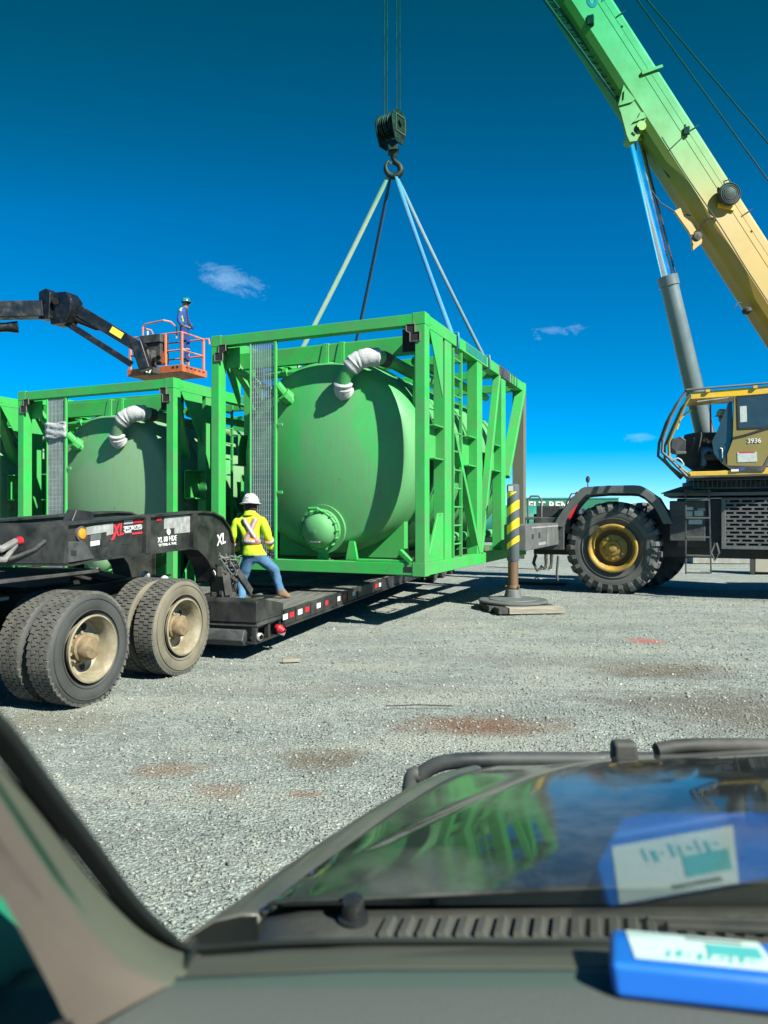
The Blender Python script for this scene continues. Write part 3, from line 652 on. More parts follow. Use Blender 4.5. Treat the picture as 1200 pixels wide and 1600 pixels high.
# ================================================================== LOWBOY TRAILER
T = Frame((-1.28, 9.56, 0), R(-15.5))
tl = thing('lowboy_trailer', 'black lowboy trailer with gooseneck and low dark deck under the lifted tank', 'trailer', T)
def tlp(name, mb, m=None, bevel=.006, parent=None, **k): return mb.build(name, m or M['black'], parent or tl, bevel, **k)
NX = -.90
def npt(px, py, x=NX): p = T.at(px, py, x=x); return (p.y, p.z)
top = [npt(*p) for p in ((-60, 821), (0, 820), (101, 819), (228, 807), (313, 799.5), (330, 801), (345, 809), (356, 825), (362, 848))]
legr = [npt(*p) for p in ((362, 900), (357, 950), (354, 990))]
bot = [npt(*p) for p in ((337, 1004), (333, 960), (331, 908), (326, 885), (317, 869), (305, 858), (294, 856.5), (144, 875), (107, 883), (85, 883), (-60, 881))]
outline = top + legr + bot
for x0, nm in ((NX-.03, 'gooseneck_beam'), (NX-1.25, 'gooseneck_beam')):
    gb = tlp(nm, MB().prism(outline, (x0, 0, 0), (0,1,0), (0,0,1), (.03, 0, 0)), bevel=.004)
    mb = MB()
    for seg in (top + legr[:1], bot[2:]):
        for a, b in zip(seg[:-1], seg[1:]): mb.beam((x0-.06, *a), (x0-.06, *b), .26, .022, (0,0,1))
    mb.build('flange', M['black'], gb)
# stiffeners, pocket, plates on the near face
def face(px0, px1, py0, py1, x): 
    a = T.at(px0, py0, x=NX); b = T.at(px1, py1, x=NX); return a, b
def plate(name, pts, m, th=.006, bevel=0, lab=None):
    po = [npt(*p) for p in pts]; o = tlp(name, MB().prism(po, (NX+.001, 0, 0), (0,1,0), (0,0,1), (th, 0, 0)), m, bevel)
    if lab: o['label'] = lab
    return o
plate('side_plate', ((-60, 822), (100, 821), (100, 881), (-60, 880)), M['black'], .05, .006)
plate('stiffener', ((222, 809), (229, 808), (229, 864), (222, 865)), M['black'], .05)
plate('stiffener', ((296, 803), (303, 802), (303, 855), (296, 856)), M['black'], .05)
plate('socket_plate', ((90, 848), (95, 846), (126, 846), (142, 873), (90, 881)), M['crane_dark'], .05, .01)
plate('socket_hole', ((104, 860), (112, 860), (112, 868), (104, 868)), M['hole'], .054)
for (a, b) in (((166, 851), (172, 843)), ((196, 848), (203, 840))):
    plate('slot', ((a[0]-6, a[1]+3), (a[0]+3, a[1]-7), (b[0]+4, b[1]-1), (b[0]-3, b[1]+10)), M['hole'], .004)
plate('sticker', ((134, 824), (176, 816), (176, 834), (166, 837), (166, 831), (134, 836)), M['sticker'])
plate('sticker', ((141, 846), (155, 844), (155, 851), (141, 853.5)), M['white'])
plate('sticker', ((141, 836), (157, 833), (157, 843), (141, 845.5)), M['crane_grey'], .0045)
plate('reflector', ((193, 813.5), (207, 812), (207, 818), (193, 819.5)), M['reflect']); plate('reflector', ((208, 812), (223, 810.5), (223, 816), (208, 817.5)), M['red'])
plate('reflector', ((244, 808.5), (252, 807.5), (252, 813), (244, 814)), M['red'])
plate('notice_plate', ((256, 808), (300, 804), (300, 831), (272, 834), (272, 825), (256, 826.5)), M['sticker'])
p = T.at(125, 834, x=NX); lamp = tlp('side_lamp', MB().lathe([(.075, 0), (.075, .02), (.055, .025)], (NX, p.y, p.z), (1,0,0), 24), M['blackm'], 0)
MB().lathe([(.055, .02), (.05, .035), (.03, .045), (.001, .048)], (NX, p.y, p.z), (1,0,0), 20).build('lens', M['amber'], lamp)
def ntext(s, px, py, px2, py2, hpx, m, bold=0, shear=0, th=.006):
    a = T.at(px, py, x=NX+th); b = T.at(px2, py2, x=NX+th); Yd = (T.M @ ((a+b)/2)).y
    return text_fit(s, hpx*Yd/FPX, a, b, (0,0,1), (1,0,0), m, tl, bold, shear)
ntext('XL', 174, 830.5, 192.5, 826, 19, M['logo_red'], .02, .35)
plate('logo_bar', ((173, 844), (179, 830), (183, 829.5), (177, 843)), M['logo_red'])
plate('logo_bar', ((206, 832.5), (221.5, 830.6), (221.5, 833.4), (206, 835.3)), M['logo_red'])
ntext('SPECIALIZED', 193.5, 826.3, 221.7, 822.8, 7.5, M['white'], .0)
ntext('TRAILERS', 194, 832, 205, 830.6, 3.2, M['white'], .0)
ntext('XL 80 HDE', 246, 844, 276, 840.2, 8.5, M['white'], .005, .1)
ntext('EXTEND-A-TRAIL', 248.5, 852, 276, 848.6, 4.2, M['white'], .0)
p = T.at(263, 831, x=NX); tlp('roundel', MB().lathe([(.036, .0), (.036, .008), (.001, .009)], (NX, p.y, p.z), (1,0,0), 20), M['white'], 0)
ntext('XL', 338, 845, 352, 840, 17, M['white'], .02, .2); ntext('LY', 330.5, 897, 339, 894.5, 11, M['white'], .03)
# gladhands and hoses on the neck's front, hump and top plate between the two beams
p0, p1 = T.at(-40, 850, x=NX+.05), T.at(24, 846, x=NX+.05)
tlp('gladhand', MB().tube([p0, p0.lerp(p1, .5) + V((.06, 0, -.05)), p1], .03, 8).tube([p0 + V((0,0,-.12)), p0.lerp(p1, .6) + V((.05, 0, -.14)), p1 + V((0, 0, -.03))], .025, 8), M['steel'], 0)
tlp('gladhand', MB().lathe([(.035, 0), (.035, .06), (.02, .065)], p1, (0,1,0.1), 12), M['red'], 0)
tlp('air_hose', MB().tube([T.at(0, 868, x=NX+.06), T.at(15, 873, x=NX+.09), T.at(30, 868, x=NX+.08), T.at(55, 858, x=NX+.06), T.at(70, 845, x=NX+.06)], .018, 6), M['blackm'], 0)
a = T.at(100, 815, x=NX-.3); tlp('neck_bracket', MB().prism([(0, -.05), (.42, -.05), (.34, .10), (.1, .12)], (NX-.35, a.y, a.z), (0,1,0), (0,0,1), (.12, 0, 0)), None, .01)
yb, zb = npt(313, 803); tlp('neck_top_plate', MB().bx(NX-1.2, NX-.2, yb-1.0, yb-.1, zb-.12, zb-.10).bx(NX-1.2, NX-.2, yb-2.6, yb-1.8, zb-.25, zb-.23), M['crane_dark'])
tlp('kingpin_plate', MB().bx(NX-1.25, NX+.0, -4.2, -2.55, 1.17, 1.20), M['blackm'])
yl = npt(354, 985)[0]
tlp('neck_foot', MB().bx(NX-1.3, NX+.1, yl-.5, yl+.05, .17, .42))
tlp('neck_mud_plate', MB().prism([npt(330, 925), npt(355, 925), npt(353, 1000), npt(338, 1008), npt(331, 990)], (NX+.0, 0, 0), (0,1,0), (0,0,1), (.14, 0, 0)), M['blackm'], .01)
# hydraulic hoses and fittings beside the drop
mb = MB()
for k in range(6):
    a = T.at(344 + k*3, 872 + (k % 3)*5, x=NX+.10 + .03*k); b = T.at(368 - k*2, 880 + k*4, x=NX+.18); c = T.at(360 + (k*7) % 9, 925, x=NX+.12)
    mb.tube([a, a.lerp(b, .5) + V((.06, 0, .06)), b, b.lerp(c, .5) + V((.03, -.03, 0)), c], .016, 6)
tlp('hydraulic_hose', mb, M['blackm'], 0)
mb = MB()
for k in range(5):
    a = T.at(343 + k*4, 868 + k*3, x=NX+.16); mb.tube([a, a + V((.03, .10, -.05)), a + V((.03, .16, -.16))], .014, 6)
tlp('hose_fitting', mb, M['steel'], 0)
mb = MB()
for a, b in (((352, 895), (357, 930)), ((365, 885), (392, 925))):
    mb.beam(T.at(*a, x=NX+.22), T.at(*b, x=NX+.25), .05, .10)
mb2 = MB(); rh_ = random.Random(5)
for k in range(6):
    a = T.at(340 + rh_.uniform(0, 16), 862 + rh_.uniform(0, 26), x=NX+.18); j_ = lambda s: V((rh_.uniform(0, s), rh_.uniform(-s, s), rh_.uniform(-s, s)))
    mb2.tube([a, a + j_(.07), a + V((.05, .1, -.03)) + j_(.08), a + V((.04, .14, -.16)) + j_(.06)], .011, 6)
tlp('hose_sleeve', mb2, M['crane_grey'], 0)
mb2 = MB()
for k in range(5):
    a = T.at(346 + k*4, 893 + k*3, x=NX+.17); mb2.box(a, (.07, .10, .13)); mb2.tube([a, a + V((.08, 0, -.02))], .03, 8)
tlp('valve_block', mb2, M['blackm'], .008)
tlp('lock_arm', mb, M['blackm'], .01)
p = T.at(349, 928, x=NX+.16); tlp('pivot_pin', MB().lathe([(.075, 0), (.075, .06), (.05, .065), (.001, .07)], p, (1,-.4,0), 18), M['crane_dark'], 0)
# front bolster block at the deck's near corner
bf = -.80
bb = tlp('bolster', MB().prism([(bf, .45), (bf, .70), (bf+.1, .735), (.0, .60), (.0, .45)], (NX+.06, 0, 0), (0,1,0), (0,0,1), (.82, 0, 0)), M['black'], .012)
MB().bx(NX+.06, -.02, bf+.02, 0, .40, .447).build('bolster_lip', M['crane_dark'], bb, .008)
tlp('bolster_frame', MB().bx(NX+.1, -.08, bf+.05, -.02, .36, .398).bx(NX+.06, -.04, bf+.02, .0, .19, .22).bx(-.10, -.04, bf+.02, bf+.08, .22, .39).bx(-.10, -.04, -.42, -.36, .22, .39).bx(-.10, -.04, -.08, -.02, .22, .39))
tlp('tool_tray', MB().prism([(bf, .36), (bf-.06, .24), (bf, .17), (bf+.25, .17), (bf+.25, .36)], (NX+.1, 0, 0), (0,1,0), (0,0,1), (.62, 0, 0)), M['crane_dark'], .012)
tlp('air_fitting', MB().lathe([(.05, 0), (.05, .1), (.03, .12)], (-.09, bf+.1, .28), (1,-.5,0), 12), M['steel'], 0)
tlp('air_fitting', MB().lathe([(.035, 0), (.06, .06), (.03, .14)], (-.06, -.15, .31), (1,-.2,-.4), 12), M['red'], 0)
tlp('chain_binder', MB().tube([(-.06, -.12, .24), (-.0, -.05, .20), (-.02, .04, .24)], .02, 6), M['steel'], 0)
# deck: near wing of planks, then full width
ZD = .50
def planks(x0, x1, y0, y1, n, z=ZD):
    wv = (x1-x0)/n; me = MB().bx(0, wv-.012, 0, y1-y0, -.045, 0).mesh('plank', M['deck'])
    for k in range(n):
        o = link('plank', me, tl); o.location = (x0 + k*wv, y0, z + random.uniform(-.004, .004))
planks(-.80, -.06, .02, 3.35, 4)
tlp('deck_frame', MB().bx(-.80, -.06, .02, 9.0, .36, .452), M['blackm'])
tlp('side_rail', MB().bx(-.055, .0, -.0, 9.0, .315, ZD+.004).bx(-.10, .02, 0, 9.0, .285, .313))
# cross boards of the full-width deck
k = 0; y = 3.42
me = MB().bx(-2.95, -.06, 0, .27, -.05, 0).mesh('plank', M['deck'])
while y < 8.8:
    o = link('plank', me, tl); o.location = (0, y, ZD + .012 + random.uniform(-.004, .004)); y += .285
tlp('side_rail', MB().bx(-3.0, -2.96, 0, 9.0, .315, ZD).bx(-3.02, -2.9, 0, 9.0, .285, .313))
for x0 in (-1.0, -2.15): tlp('main_beam', MB().bx(x0-.12, x0+.12, -.5, 9.0, .24, .44))
planks(-2.95, -2.2, .02, 3.35, 4)
tlp('well_floor', MB().bx(-2.15, -.85, .3, 3.35, .25, .27), M['blackm'])
mb = MB()
for k in range(6): mb.tube([(-1.7 + k*.12, .4, .36 + .02*(k % 3)), (-1.6 + k*.10, 1.5, .44 - .02*(k % 2)), (-1.75 + k*.15, 3.2, .34)], .022, 6)
tlp('hydraulic_hose', mb, M['blackm'], 0)
tlp('ram', MB().lathe([(.05, 0), (.08, .02), (.08, 1.3), (.05, 1.33), (.05, 1.9)], (-1.5, .8, .38), (0,1,0), 16), M['crane_grey'], 0)
for yk in (.9, 1.9, 2.9): tlp('cross_member', MB().bx(-2.1, -.84, yk, yk+.1, .38, .46), M['black'])
for i, (px, py) in enumerate(((446, 968), (456, 965), (469, 960), (480, 956), (498, 950), (510, 945), (529, 939), (538, 935), (553, 931), (588, 924), (594, 922))):
    yy = T.at(px, py, x=.003).y; tlp('reflector', MB().bx(.0, .006, yy-.075, yy+.075, .385, .455), M['red'] if i % 2 else M['white'], 0)
mb = MB()
for k in range(6): mb.bx(.002, .012, .35 + k*.55, .39 + k*.55, .33, .49)
tlp('rail_rib', mb, M['black'], 0)
# rear bogie
tlp('rear_frame', MB().bx(-2.6, -.4, 9.0, 13.0, .62, .86).bx(-3.0, 0, 9.0, 9.15, .3, .86))
for y0 in (10.0, 11.3, 12.6):
    for x0 in (-.05, -.38, -2.35, -2.68):
        wo = link('wheel', MB().lathe([(.05, -.2), (.28, -.2), (.3, -.2)], (0,0,0), (1,0,0), 16).mesh('wheel', M['black']), tl); wo.location = (x0, y0, .47); t = link('tyre', ty_new, wo); t.scale = (.9, .9, .9)
        if x0 == -.05: link('rim', rimm, wo).scale = (.9, .9, .9)

# ================================================================== CRANE
CR = Frame((5.0, 16.17, 0), R(-24))
cr = thing('mobile_crane', 'rough terrain crane with cream yellow boom, open cab and one huge gold rimmed tyre', 'crane', CR)
def crp(name, mb, m=None, bevel=.008, parent=None, **k): return mb.build(name, m or M['crane_dark'], parent or cr, bevel, **k)
WR = 1.03
def crane_tyre():
    mb = MB(); rin, w = .515, .84; h = w/2; b = WR - .055
    prof = [(rin, -.14), (rin+.02, -.07), (rin+.14, -.015), (rin+.26, 0), (b-.13, -.012), (b-.05, -.05), (b, -.13)]
    prof += [(r_, -w-d) for r_, d in reversed(prof)]
    mb.lathe(prof, (0,0,0), (1,0,0), 72)
    for q in (.30, .62): rr = rin + (b-rin)*q; mb.lathe([(rr-.008, -.02), (rr-.004, .006), (rr+.004, .006), (rr+.008, -.02)], (0,0,0), (1,0,0), 72)
    mb.cur = 1; n = 25
    for side in (0, 1):
        for k in range(n):
            t = 2*math.pi*(k + .5*side)/n
            rt = Matrix.Rotation(t, 3, 'X')
            sg = 1 if side == 0 else -1
            def pt(x, r_, a):   # x measured from this side's sidewall inward
                xx = -x if side == 0 else -w + x
                return Matrix.Rotation(t + a, 3, 'X') @ V((xx, 0, r_))
            lw = .115
            c = []
            for (x, r0, r1, a, ww) in ((-.012, b-.17, b-.075, -.0, .86), (.05, b-.09, WR-.028, .0, 1.0), (.13, b-.03, WR, .02, 1.0), (.46, b-.03, WR, .11, .9)):
                for (rr, s_) in ((r0, -1), (r1, -1), (r1, 1), (r0, 1)): c.append(pt(x, rr, a + s_*lw*.5*ww))
            fs = [(0,1,2,3), (12,15,14,13)]
            for i in range(3):
                for j in range(4): j2 = (j+1) % 4; fs.append((i*4+j, (i+1)*4+j, (i+1)*4+j2, i*4+j2))
            mb.add(c, fs)
    return mb.mesh('tyre', [M['rubber_side'], M['rubber']], 30)
M['rubber_side'] = mat('crane_sidewall', (.05,.052,.05), .65, var=.25, scale=3, dirt=(.12,.12,.105), dirt_amt=.5, dirt_scale=2, dirt_sharp=.25)
M['rubber'] = mat('crane_lug_rubber', (.06,.062,.06), .75, var=.3, scale=4, dirt=(.15,.15,.135), dirt_amt=.5, dirt_scale=4, dirt_sharp=.2)
ctm = crane_tyre()
crim = MB().lathe([(.525, -.05), (.535, .02), (.505, .035), (.475, .03), (.46, .0), (.43, -.03), (.415, -.10), (.40, -.16)], (0,0,0), (1,0,0), 56).mesh('rim', M['gold'])
def chub():
    mb = MB(); mb.lathe([(.31, -.20), (.30, -.13), (.26, -.10), (.18, -.09), (.15, -.04), (.09, -.03), (.07, .02), (.001, .025)], (0,0,0), (1,0,0), 40)
    for k in range(12):
        t = 2*math.pi*k/12; p = V((0, math.cos(t)*.235, math.sin(t)*.235)); mb.tube([p + V((-.1, 0, 0)), p + V((-.06, 0, 0))], .022, 6)
    return mb.mesh('hub', M['gold'])
chubm = chub(); cwell = MB().lathe([(.41, -.17), (.40, -.22), (.30, -.22), (.001, -.22)], (0,0,0), (1,0,0), 40).mesh('wheel', M['rust'])
for (x0, y0, fl) in ((0, 0, 0), (.45, 2.75, 1), (4.6, .0, 0), (4.6, 2.75, 1)):
    wo = link('wheel', cwell, cr); wo.location = (x0, y0, WR-.03); wo.rotation_euler = (0, 0, R(-90) if not fl else R(90))
    if fl and x0 < 1: wo.rotation_euler.z += R(0)
    t = link('tyre', ctm, wo); t.rotation_euler.x = .06
    link('rim', crim, wo); link('hub', chubm, wo).rotation_euler.x = .5
# front fender: an arched strip with a folded edge
def cpts(pts, y): return [(lambda p: (p.x, p.z))(CR.at(px, py, y=y)) for px, py in pts]
r6 = lambda a, b: (720 + a/2.5, 730 + b/2.5)
fo = [r6(360, 230), r6(378, 196), r6(400, 164), r6(436, 118), r6(468, 84), r6(482, 77), (950, 758.5), (990, 758), r6(700, 72), r6(730, 90), r6(772, 118), r6(800, 165), r6(828, 220)]
fi = [r6(792, 222), r6(768, 176), r6(744, 140), r6(716, 116), r6(690, 103), (985, 770.5), (950, 770.5), r6(492, 108), r6(480, 116), r6(452, 146), r6(424, 184), r6(396, 234)]
fe = crp('fender', MB().prism(cpts(fo + fi, -.08), (0, -.08, 0), (1,0,0), (0,0,1), (0, .95, 0)), M['crane_grey'], .012)
fo2 = [(x, y+1.2) for x, y in fo]; fi2 = [(x, y + 4) for x, y in fi]
MB().prism(cpts(fi + [(880, 775), (905, 768), (1000, 768), (1022, 790)][::-1] if False else fo2 + fi2, .6), (0, .84, 0), (1,0,0), (0,0,1), (0, .02, 0)).build('fender_back', M['crane_dark'], fe)
a = CR.at(918.5, 758, y=.3); mt = crp('mirror_post', MB().tube([(a.x, .3, a.z-.05), (a.x, .3, a.z+.07)], .012, 6), M['crane_dark'], 0)
MB().lathe([(.001, -.01), (.075, -.01), (.08, 0), (.001, .015)], (a.x, .3, a.z+.13), (0, -1, .1), 20).build('mirror', M['crane_dark'], mt).scale = (.6, 1, 1)
mt.children[0].location.x = a.x*.4
# chassis
crp('chassis', MB().bx(-1.95, 7.0, .95, 1.9, .78, 1.75).bx(1.3, 7.0, .25, 2.6, 1.05, 2.08), M['crane_dark'], .02)
crp('axle', MB().tube([(0.1, .3, WR-.05), (.4, 2.5, WR-.05)], .17, 14).lathe([(.1, -.35), (.34, -.1), (.34, .1), (.1, .35)], (.25, 1.4, WR-.05), (0,1,0), 18), M['crane_dark'], 0)
crp('steering_ram', MB().lathe([(.03, -.5), (.05, -.48), (.05, .2), (.03, .22), (.03, .5)], (-.55, 1.2, .85), (0,1,0), 12), M['steel'], 0)
dk = crp('deck_plate', MB().bx(1.05, 7.0, -.10, 2.75, 2.13, 2.20), M['crane_grey'], .008)
crp('deck_plate', MB().bx(-1.95, -.95, .1, 2.7, 1.62, 1.68), M['crane_grey'])
crp('battery_box', MB().bx(-1.75, -1.2, .35, 1.6, 1.68, 1.94), M['crane_dark'], .02)
crp('hose_box', MB().bx(-1.2, -.95, .25, 2.4, 1.30, 1.88), M['crane_dark'], .02)
crp('deck_bracket', MB().prism([(0, 0), (.42, .14), (.62, .14), (.8, 0)], (.95, .4, 2.20), (1,0,0), (0,0,1), (0, .5, 0)), M['crane_dark'])
a, b = CR.at(825, 812, y=.2), CR.at(846, 775, y=.2)
crp('grab_rail', MB().tube([(a.x, .2, a.z-.1), (a.x, .2, b.z-.08), (a.x+.07, .2, b.z), (b.x-.07, .2, b.z), (b.x, .2, b.z-.08), (b.x, .2, a.z-.1)], .022, 8), M['crane_grey'], 0)
crp('tow_hook', MB().tube([(-1.75, .3, .8), (-1.78, .2, .62), (-1.68, .14, .45), (-1.58, .2, .55)], .04, 8).tube([(-1.2, .1, .8), (-1.22, .05, .4), (-1.2, .05, .25)], .03, 6), M['crane_dark'], 0)
# front outrigger: box beam, jack and float
JX, JY = -1.39, -3.27
ob = crp('outrigger_beam', MB().bx(JX-.20, JX+.22, JY+.1, 1.0, 1.06, 1.55), M['crane_grey'], .015)
MB().bx(JX+.221, JX+.226, JY+.55, .0, 1.47, 1.50).bx(JX+.221, JX+.226, -1.25, -1.20, 1.12, 1.34).bx(JX+.221, JX+.226, -2.1, -1.4, 1.12, 1.18).build('beam_stripe', M['reflect'], ob)
MB().bx(JX+.2215, JX+.227, -2.1, -1.95, 1.27, 1.38).bx(JX+.2215, JX+.227, -2.7, -2.55, 1.27, 1.36).build('beam_slot', M['hole'], ob)
crp('outrigger_housing', MB().bx(JX-.3, JX+.32, .02, 2.75, .96, 1.65).bx(JX-.32, JX+.34, -.02, .08, .94, 1.67), M['crane_dark'], .015)
sm = bpy.data.materials.new('hazard_striped_paint'); sm.use_nodes = True; t_ = sm.node_tree; P_ = t_.nodes['Principled BSDF']
tc = t_.nodes.new('ShaderNodeTexCoord'); sp_ = t_.nodes.new('ShaderNodeSeparateXYZ'); t_.links.new(tc.outputs['Object'], sp_.inputs[0])
def tm(op, a, b=None):
    n = t_.nodes.new('ShaderNodeMath'); n.operation = op
    for i, x in enumerate((a, b)):
        if x is None: continue
        if isinstance(x, (int, float)): n.inputs[i].default_value = x
        else: t_.links.new(x, n.inputs[i])
    return n.outputs[0]
fr_ = tm('FRACT', tm('DIVIDE', tm('SUBTRACT', sp_.outputs[2], tm('MULTIPLY', sp_.outputs[0], .75)), .33))
f_ = tm('MULTIPLY', tm('GREATER_THAN', fr_, .5), tm('MULTIPLY', tm('LESS_THAN', sp_.outputs[2], 2.16), tm('GREATER_THAN', tm('SUBTRACT', sp_.outputs[2], tm('MULTIPLY', sp_.outputs[0], .75)), 2.20)))
mx_ = t_.nodes.new('ShaderNodeMix'); mx_.data_type = 'RGBA'; t_.links.new(f_, mx_.inputs['Factor']); mx_.inputs['A'].default_value = (.075, .088, .092, 1); mx_.inputs['B'].default_value = (.80, .52, .02, 1)
t_.links.new(mx_.outputs['Result'], P_.inputs['Base Color']); P_.inputs['Roughness'].default_value = .45
jk = MB().lathe([(.001, 2.30), (.095, 2.30), (.115, 2.28), (.115, .90), (.09, .86), (.001, .86)], (JX, JY, 0), (0,0,1), 32).build('jack_sleeve', sm, cr)
MB().prism([(-.06, 2.17), (.03, 2.17), (.03, 2.27), (-.06, 2.27)], (JX+.0, JY-.117, 0), (1,0,0), (0,0,1), (0, .01, 0)).build('jack_sticker', M['white'], jk)
MB().lathe([(.001, .84), (.095, .83), (.095, .22), (.001, .22)], (JX, JY, .03), (0,0,1), 28).build('jack_rod', M['rust'], cr)
fl = MB().lathe([(.62, .11), (.64, .125), (.64, .15), (.62, .165), (.001, .165)], (JX, JY, 0), (0,0,1), 48)
crp('jack_float', fl, M['crane_grey'], 0)
crp('float_socket', MB().lathe([(.46, .166), (.45, .18), (.17, .21), (.14, .34), (.10, .36), (.001, .36)], (JX, JY, 0), (0,0,1), 12), M['crane_grey'], .01)
crp('float_pin', MB().tube([(JX-.13, JY-.05, .40), (JX+.13, JY-.05, .40)], .03, 10).lathe([(.11, .36), (.12, .38), (.11, .44)], (JX, JY, 0), (0,0,1), 24), M['rust'], 0)
# side panel with brick pattern openings
gy = -.10
g0, g1 = CR.at(1127, 858, y=gy), CR.at(1127, 778, y=gy)
gx0, gz0, gz1 = g0.x, g0.z, g1.z; gx1 = gx0 + 2.6
crp('side_tank', MB().bx(gx0+.02, gx1, gy+.08, 1.0, gz0-.02, gz1-.02), M['hole'], 0)
crp('panel_frame', MB().bx(gx0, gx0+.09, gy, gy+.05, gz0, gz1).bx(gx0+.09, gx1, gy, gy+.05, gz1-.045, gz1).bx(gx0+.09, gx1, gy, gy+.05, gz0, gz0+.045), M['crane_grey'])
rows = 12; rh = (gz1-gz0-.09)/rows; mb = MB()
for i in range(rows):
    z = gz0+.045 + i*rh
    mb.bx(gx0+.09, gx1, gy+.005, gy+.045, z, z+rh*.42)
    x = gx0 + .09 + (.02 if i % 2 else .14)
    while x < gx1: mb.bx(x, x+.05, gy+.006, gy+.044, z+rh*.42, z+rh); x += .225
crp('perforated_panel', mb, M['crane_grey'], 0, label=None)
crp('tool_case', MB().bx(gx0-1.0, gx0-.30, .0, .24, gz0+.15, gz1-.05), M['crane_dark'], .02)
for (px0, px1, py0, py1) in ((1073, 1083, 792, 797), (1090, 1102, 794, 798), (1073, 1082, 799, 807), (1085, 1099, 798, 806), (1076, 1097, 812, 819)):
    a, b = CR.at(px0, py1, y=-.01), CR.at(px1, py0, y=-.01); crp('data_plate', MB().bx(a.x, b.x, -.012, -.002, a.z, b.z), M['plate'] if px0 != 1090 else M['sticker'], 0)
# ladder hanging from the deck
ly = -.30
l0, l1 = CR.at(1071.5, 897, y=ly), CR.at(1071, 764, y=ly); r0 = CR.at(1111, 896, y=ly)
ldr = crp('ladder', MB().beam((l0.x, ly, l0.z), (l0.x-.0, ly, l1.z), .03, .03).beam((r0.x, ly, r0.z), (r0.x-.04, ly, l1.z), .03, .03), M['crane_dark'], .005)
rg = MB().bx(l0.x, r0.x-.02, ly-.03, ly+.03, -.015, .015).mesh('rung', M['crane_grey'])
for py in (781, 809, 839, 868, 895): link('rung', rg, ldr).location = (0, 0, CR.at(1090, py, y=ly).z)
crp('ladder_bracket', MB().beam((l0.x, ly, l1.z-.1), (l0.x, .3, l1.z-.1), .03, .05).beam((r0.x-.04, ly, l1.z-.1), (r0.x-.04, .3, l1.z-.1), .03, .05).bx(l0.x-.03, r0.x, ly+.02, -.1, 2.205, 2.235), M['crane_dark'])
crp('shackle', MB().tube([(gx0-.12, gy, 1.15), (gx0-.2, gy, .95), (gx0-.12, gy, .80), (gx0-.05, gy, .95), (gx0-.10, gy, 1.15)], .03, 8), M['crane_dark'], 0)
crp('rear_outrigger_box', MB().bx(6.0, 6.6, -.3, 2.75, .95, 1.65), M['crane_dark'], .02)
# ---------------------------------------------------------------- superstructure and cab (swung towards the load)
SP = Frame((6.66, 14.85, 0), R(-16))
rel = CR.I @ SP.M
class SubMB(MB):
    def mesh(s, name, mats, ang=35):
        s.v = [tuple(rel @ V(p)) for p in s.v]; return MB.mesh(s, name, mats, ang)
def s7(a, b): return (1000 + a/4.705, 560 + b/4.705)
def spx(pts, y=0.0, raw=False): return [(lambda p: (p.x, p.z))(SP.at(*(q if raw else s7(*q)), y=y)) for q in pts]
def slab(name, pts, y0, th, m, bevel=.006, parent=None): 
    return crp(name, SubMB().prism(spx(pts, y0), (0, y0, 0), (1,0,0), (0,0,1), (0, th, 0)), m, bevel, parent)
def stube(name, pts, y0, r, m, parent=None): return crp(name, SubMB().tube([V((a, y0, b)) for a, b in spx(pts, y0 if y0 < .9 else 0)], r, 8), m, 0, parent)
CD = 1.02   # cab depth
roof = slab('cab_roof', ((370, 250), (960, 200), (1400, 168), (1400, 228), (941, 262), (375, 300)), .0, CD, M['yellow'], .012)
stube('roof_rail', ((340, 232), (430, 224), (941, 182), (1400, 150)), -.03, .022, M['crane_grey'], roof)
for a in (500, 850): slab('roof_clip', ((a-15, 228-(a-500)*.08), (a+15, 225-(a-500)*.08), (a+15, 245-(a-500)*.08), (a-15, 247-(a-500)*.08)), -.05, .06, M['yellow'], 0, roof)
for yy in (.0, CD):
    stube('cab_pillar', ((345, 240), (300, 296), (228, 430), (170, 590), (163, 690), (215, 735), (345, 868)), yy, .03, M['crane_grey'])
    stube('cab_pillar', ((378, 280), (345, 320), (262, 500), (212, 620), (214, 720), (260, 775), (360, 852)), yy + (.03 if yy == 0 else -.03), .028, M['olive'])
slab('windscreen', ((345, 245), (300, 300), (228, 435), (172, 590), (180, 592), (236, 438), (308, 304), (352, 250)), .04, CD-.08, M['glass_clear'], 0)
slab('cab_floor', ((355, 832), (560, 828), (950, 800), (1400, 780), (1400, 835), (941, 850), (372, 866)), .0, CD, M['yellow'], .01)
slab('cab_step', ((345, 866), (941, 852), (941, 862), (360, 880)), -.02, .4, M['crane_dark'], .005)
slab('cab_back_wall', ((1300, 190), (1380, 185), (1380, 800), (1300, 800)), .02, CD-.04, M['yellow'], .01)
dp = slab('door_panel', ((690, 292), (941, 262), (1300, 240), (1300, 790), (905, 795), (640, 790), (640, 705), (680, 600)), -.01, .05, M['olive'], .01)
slab('door_window', ((722, 290), (941, 268), (1200, 250), (1200, 478), (941, 500), (730, 510)), -.022, .012, M['glass_dark'], 0, dp)
slab('window_sticker', ((735, 352), (785, 348), (788, 465), (738, 470)), -.026, .004, M['plate'], 0, dp)
slab('window_seal', ((712, 280), (722, 279), (730, 518), (720, 520)), -.024, .013, M['seal'], 0, dp); slab('window_seal', ((720, 510), (941, 500), (1200, 478), (1200, 488), (941, 511), (722, 521)), -.024, .013, M['seal'], 0, dp); slab('window_seal', ((712, 278), (941, 256), (1200, 238), (1200, 248), (941, 268), (712, 290)), -.024, .013, M['seal'], 0, dp)
slab('door_moulding', ((680, 578), (760, 560), (941, 505), (1200, 470), (1200, 482), (941, 520), (770, 573), (684, 592)), -.024, .015, M['seal'], 0, dp)
slab('door_edge', ((640, 790), (905, 793), (960, 690), (972, 697), (915, 830), (690, 830), (600, 770), (625, 720)), -.022, .03, M['crane_dark'], 0, dp)
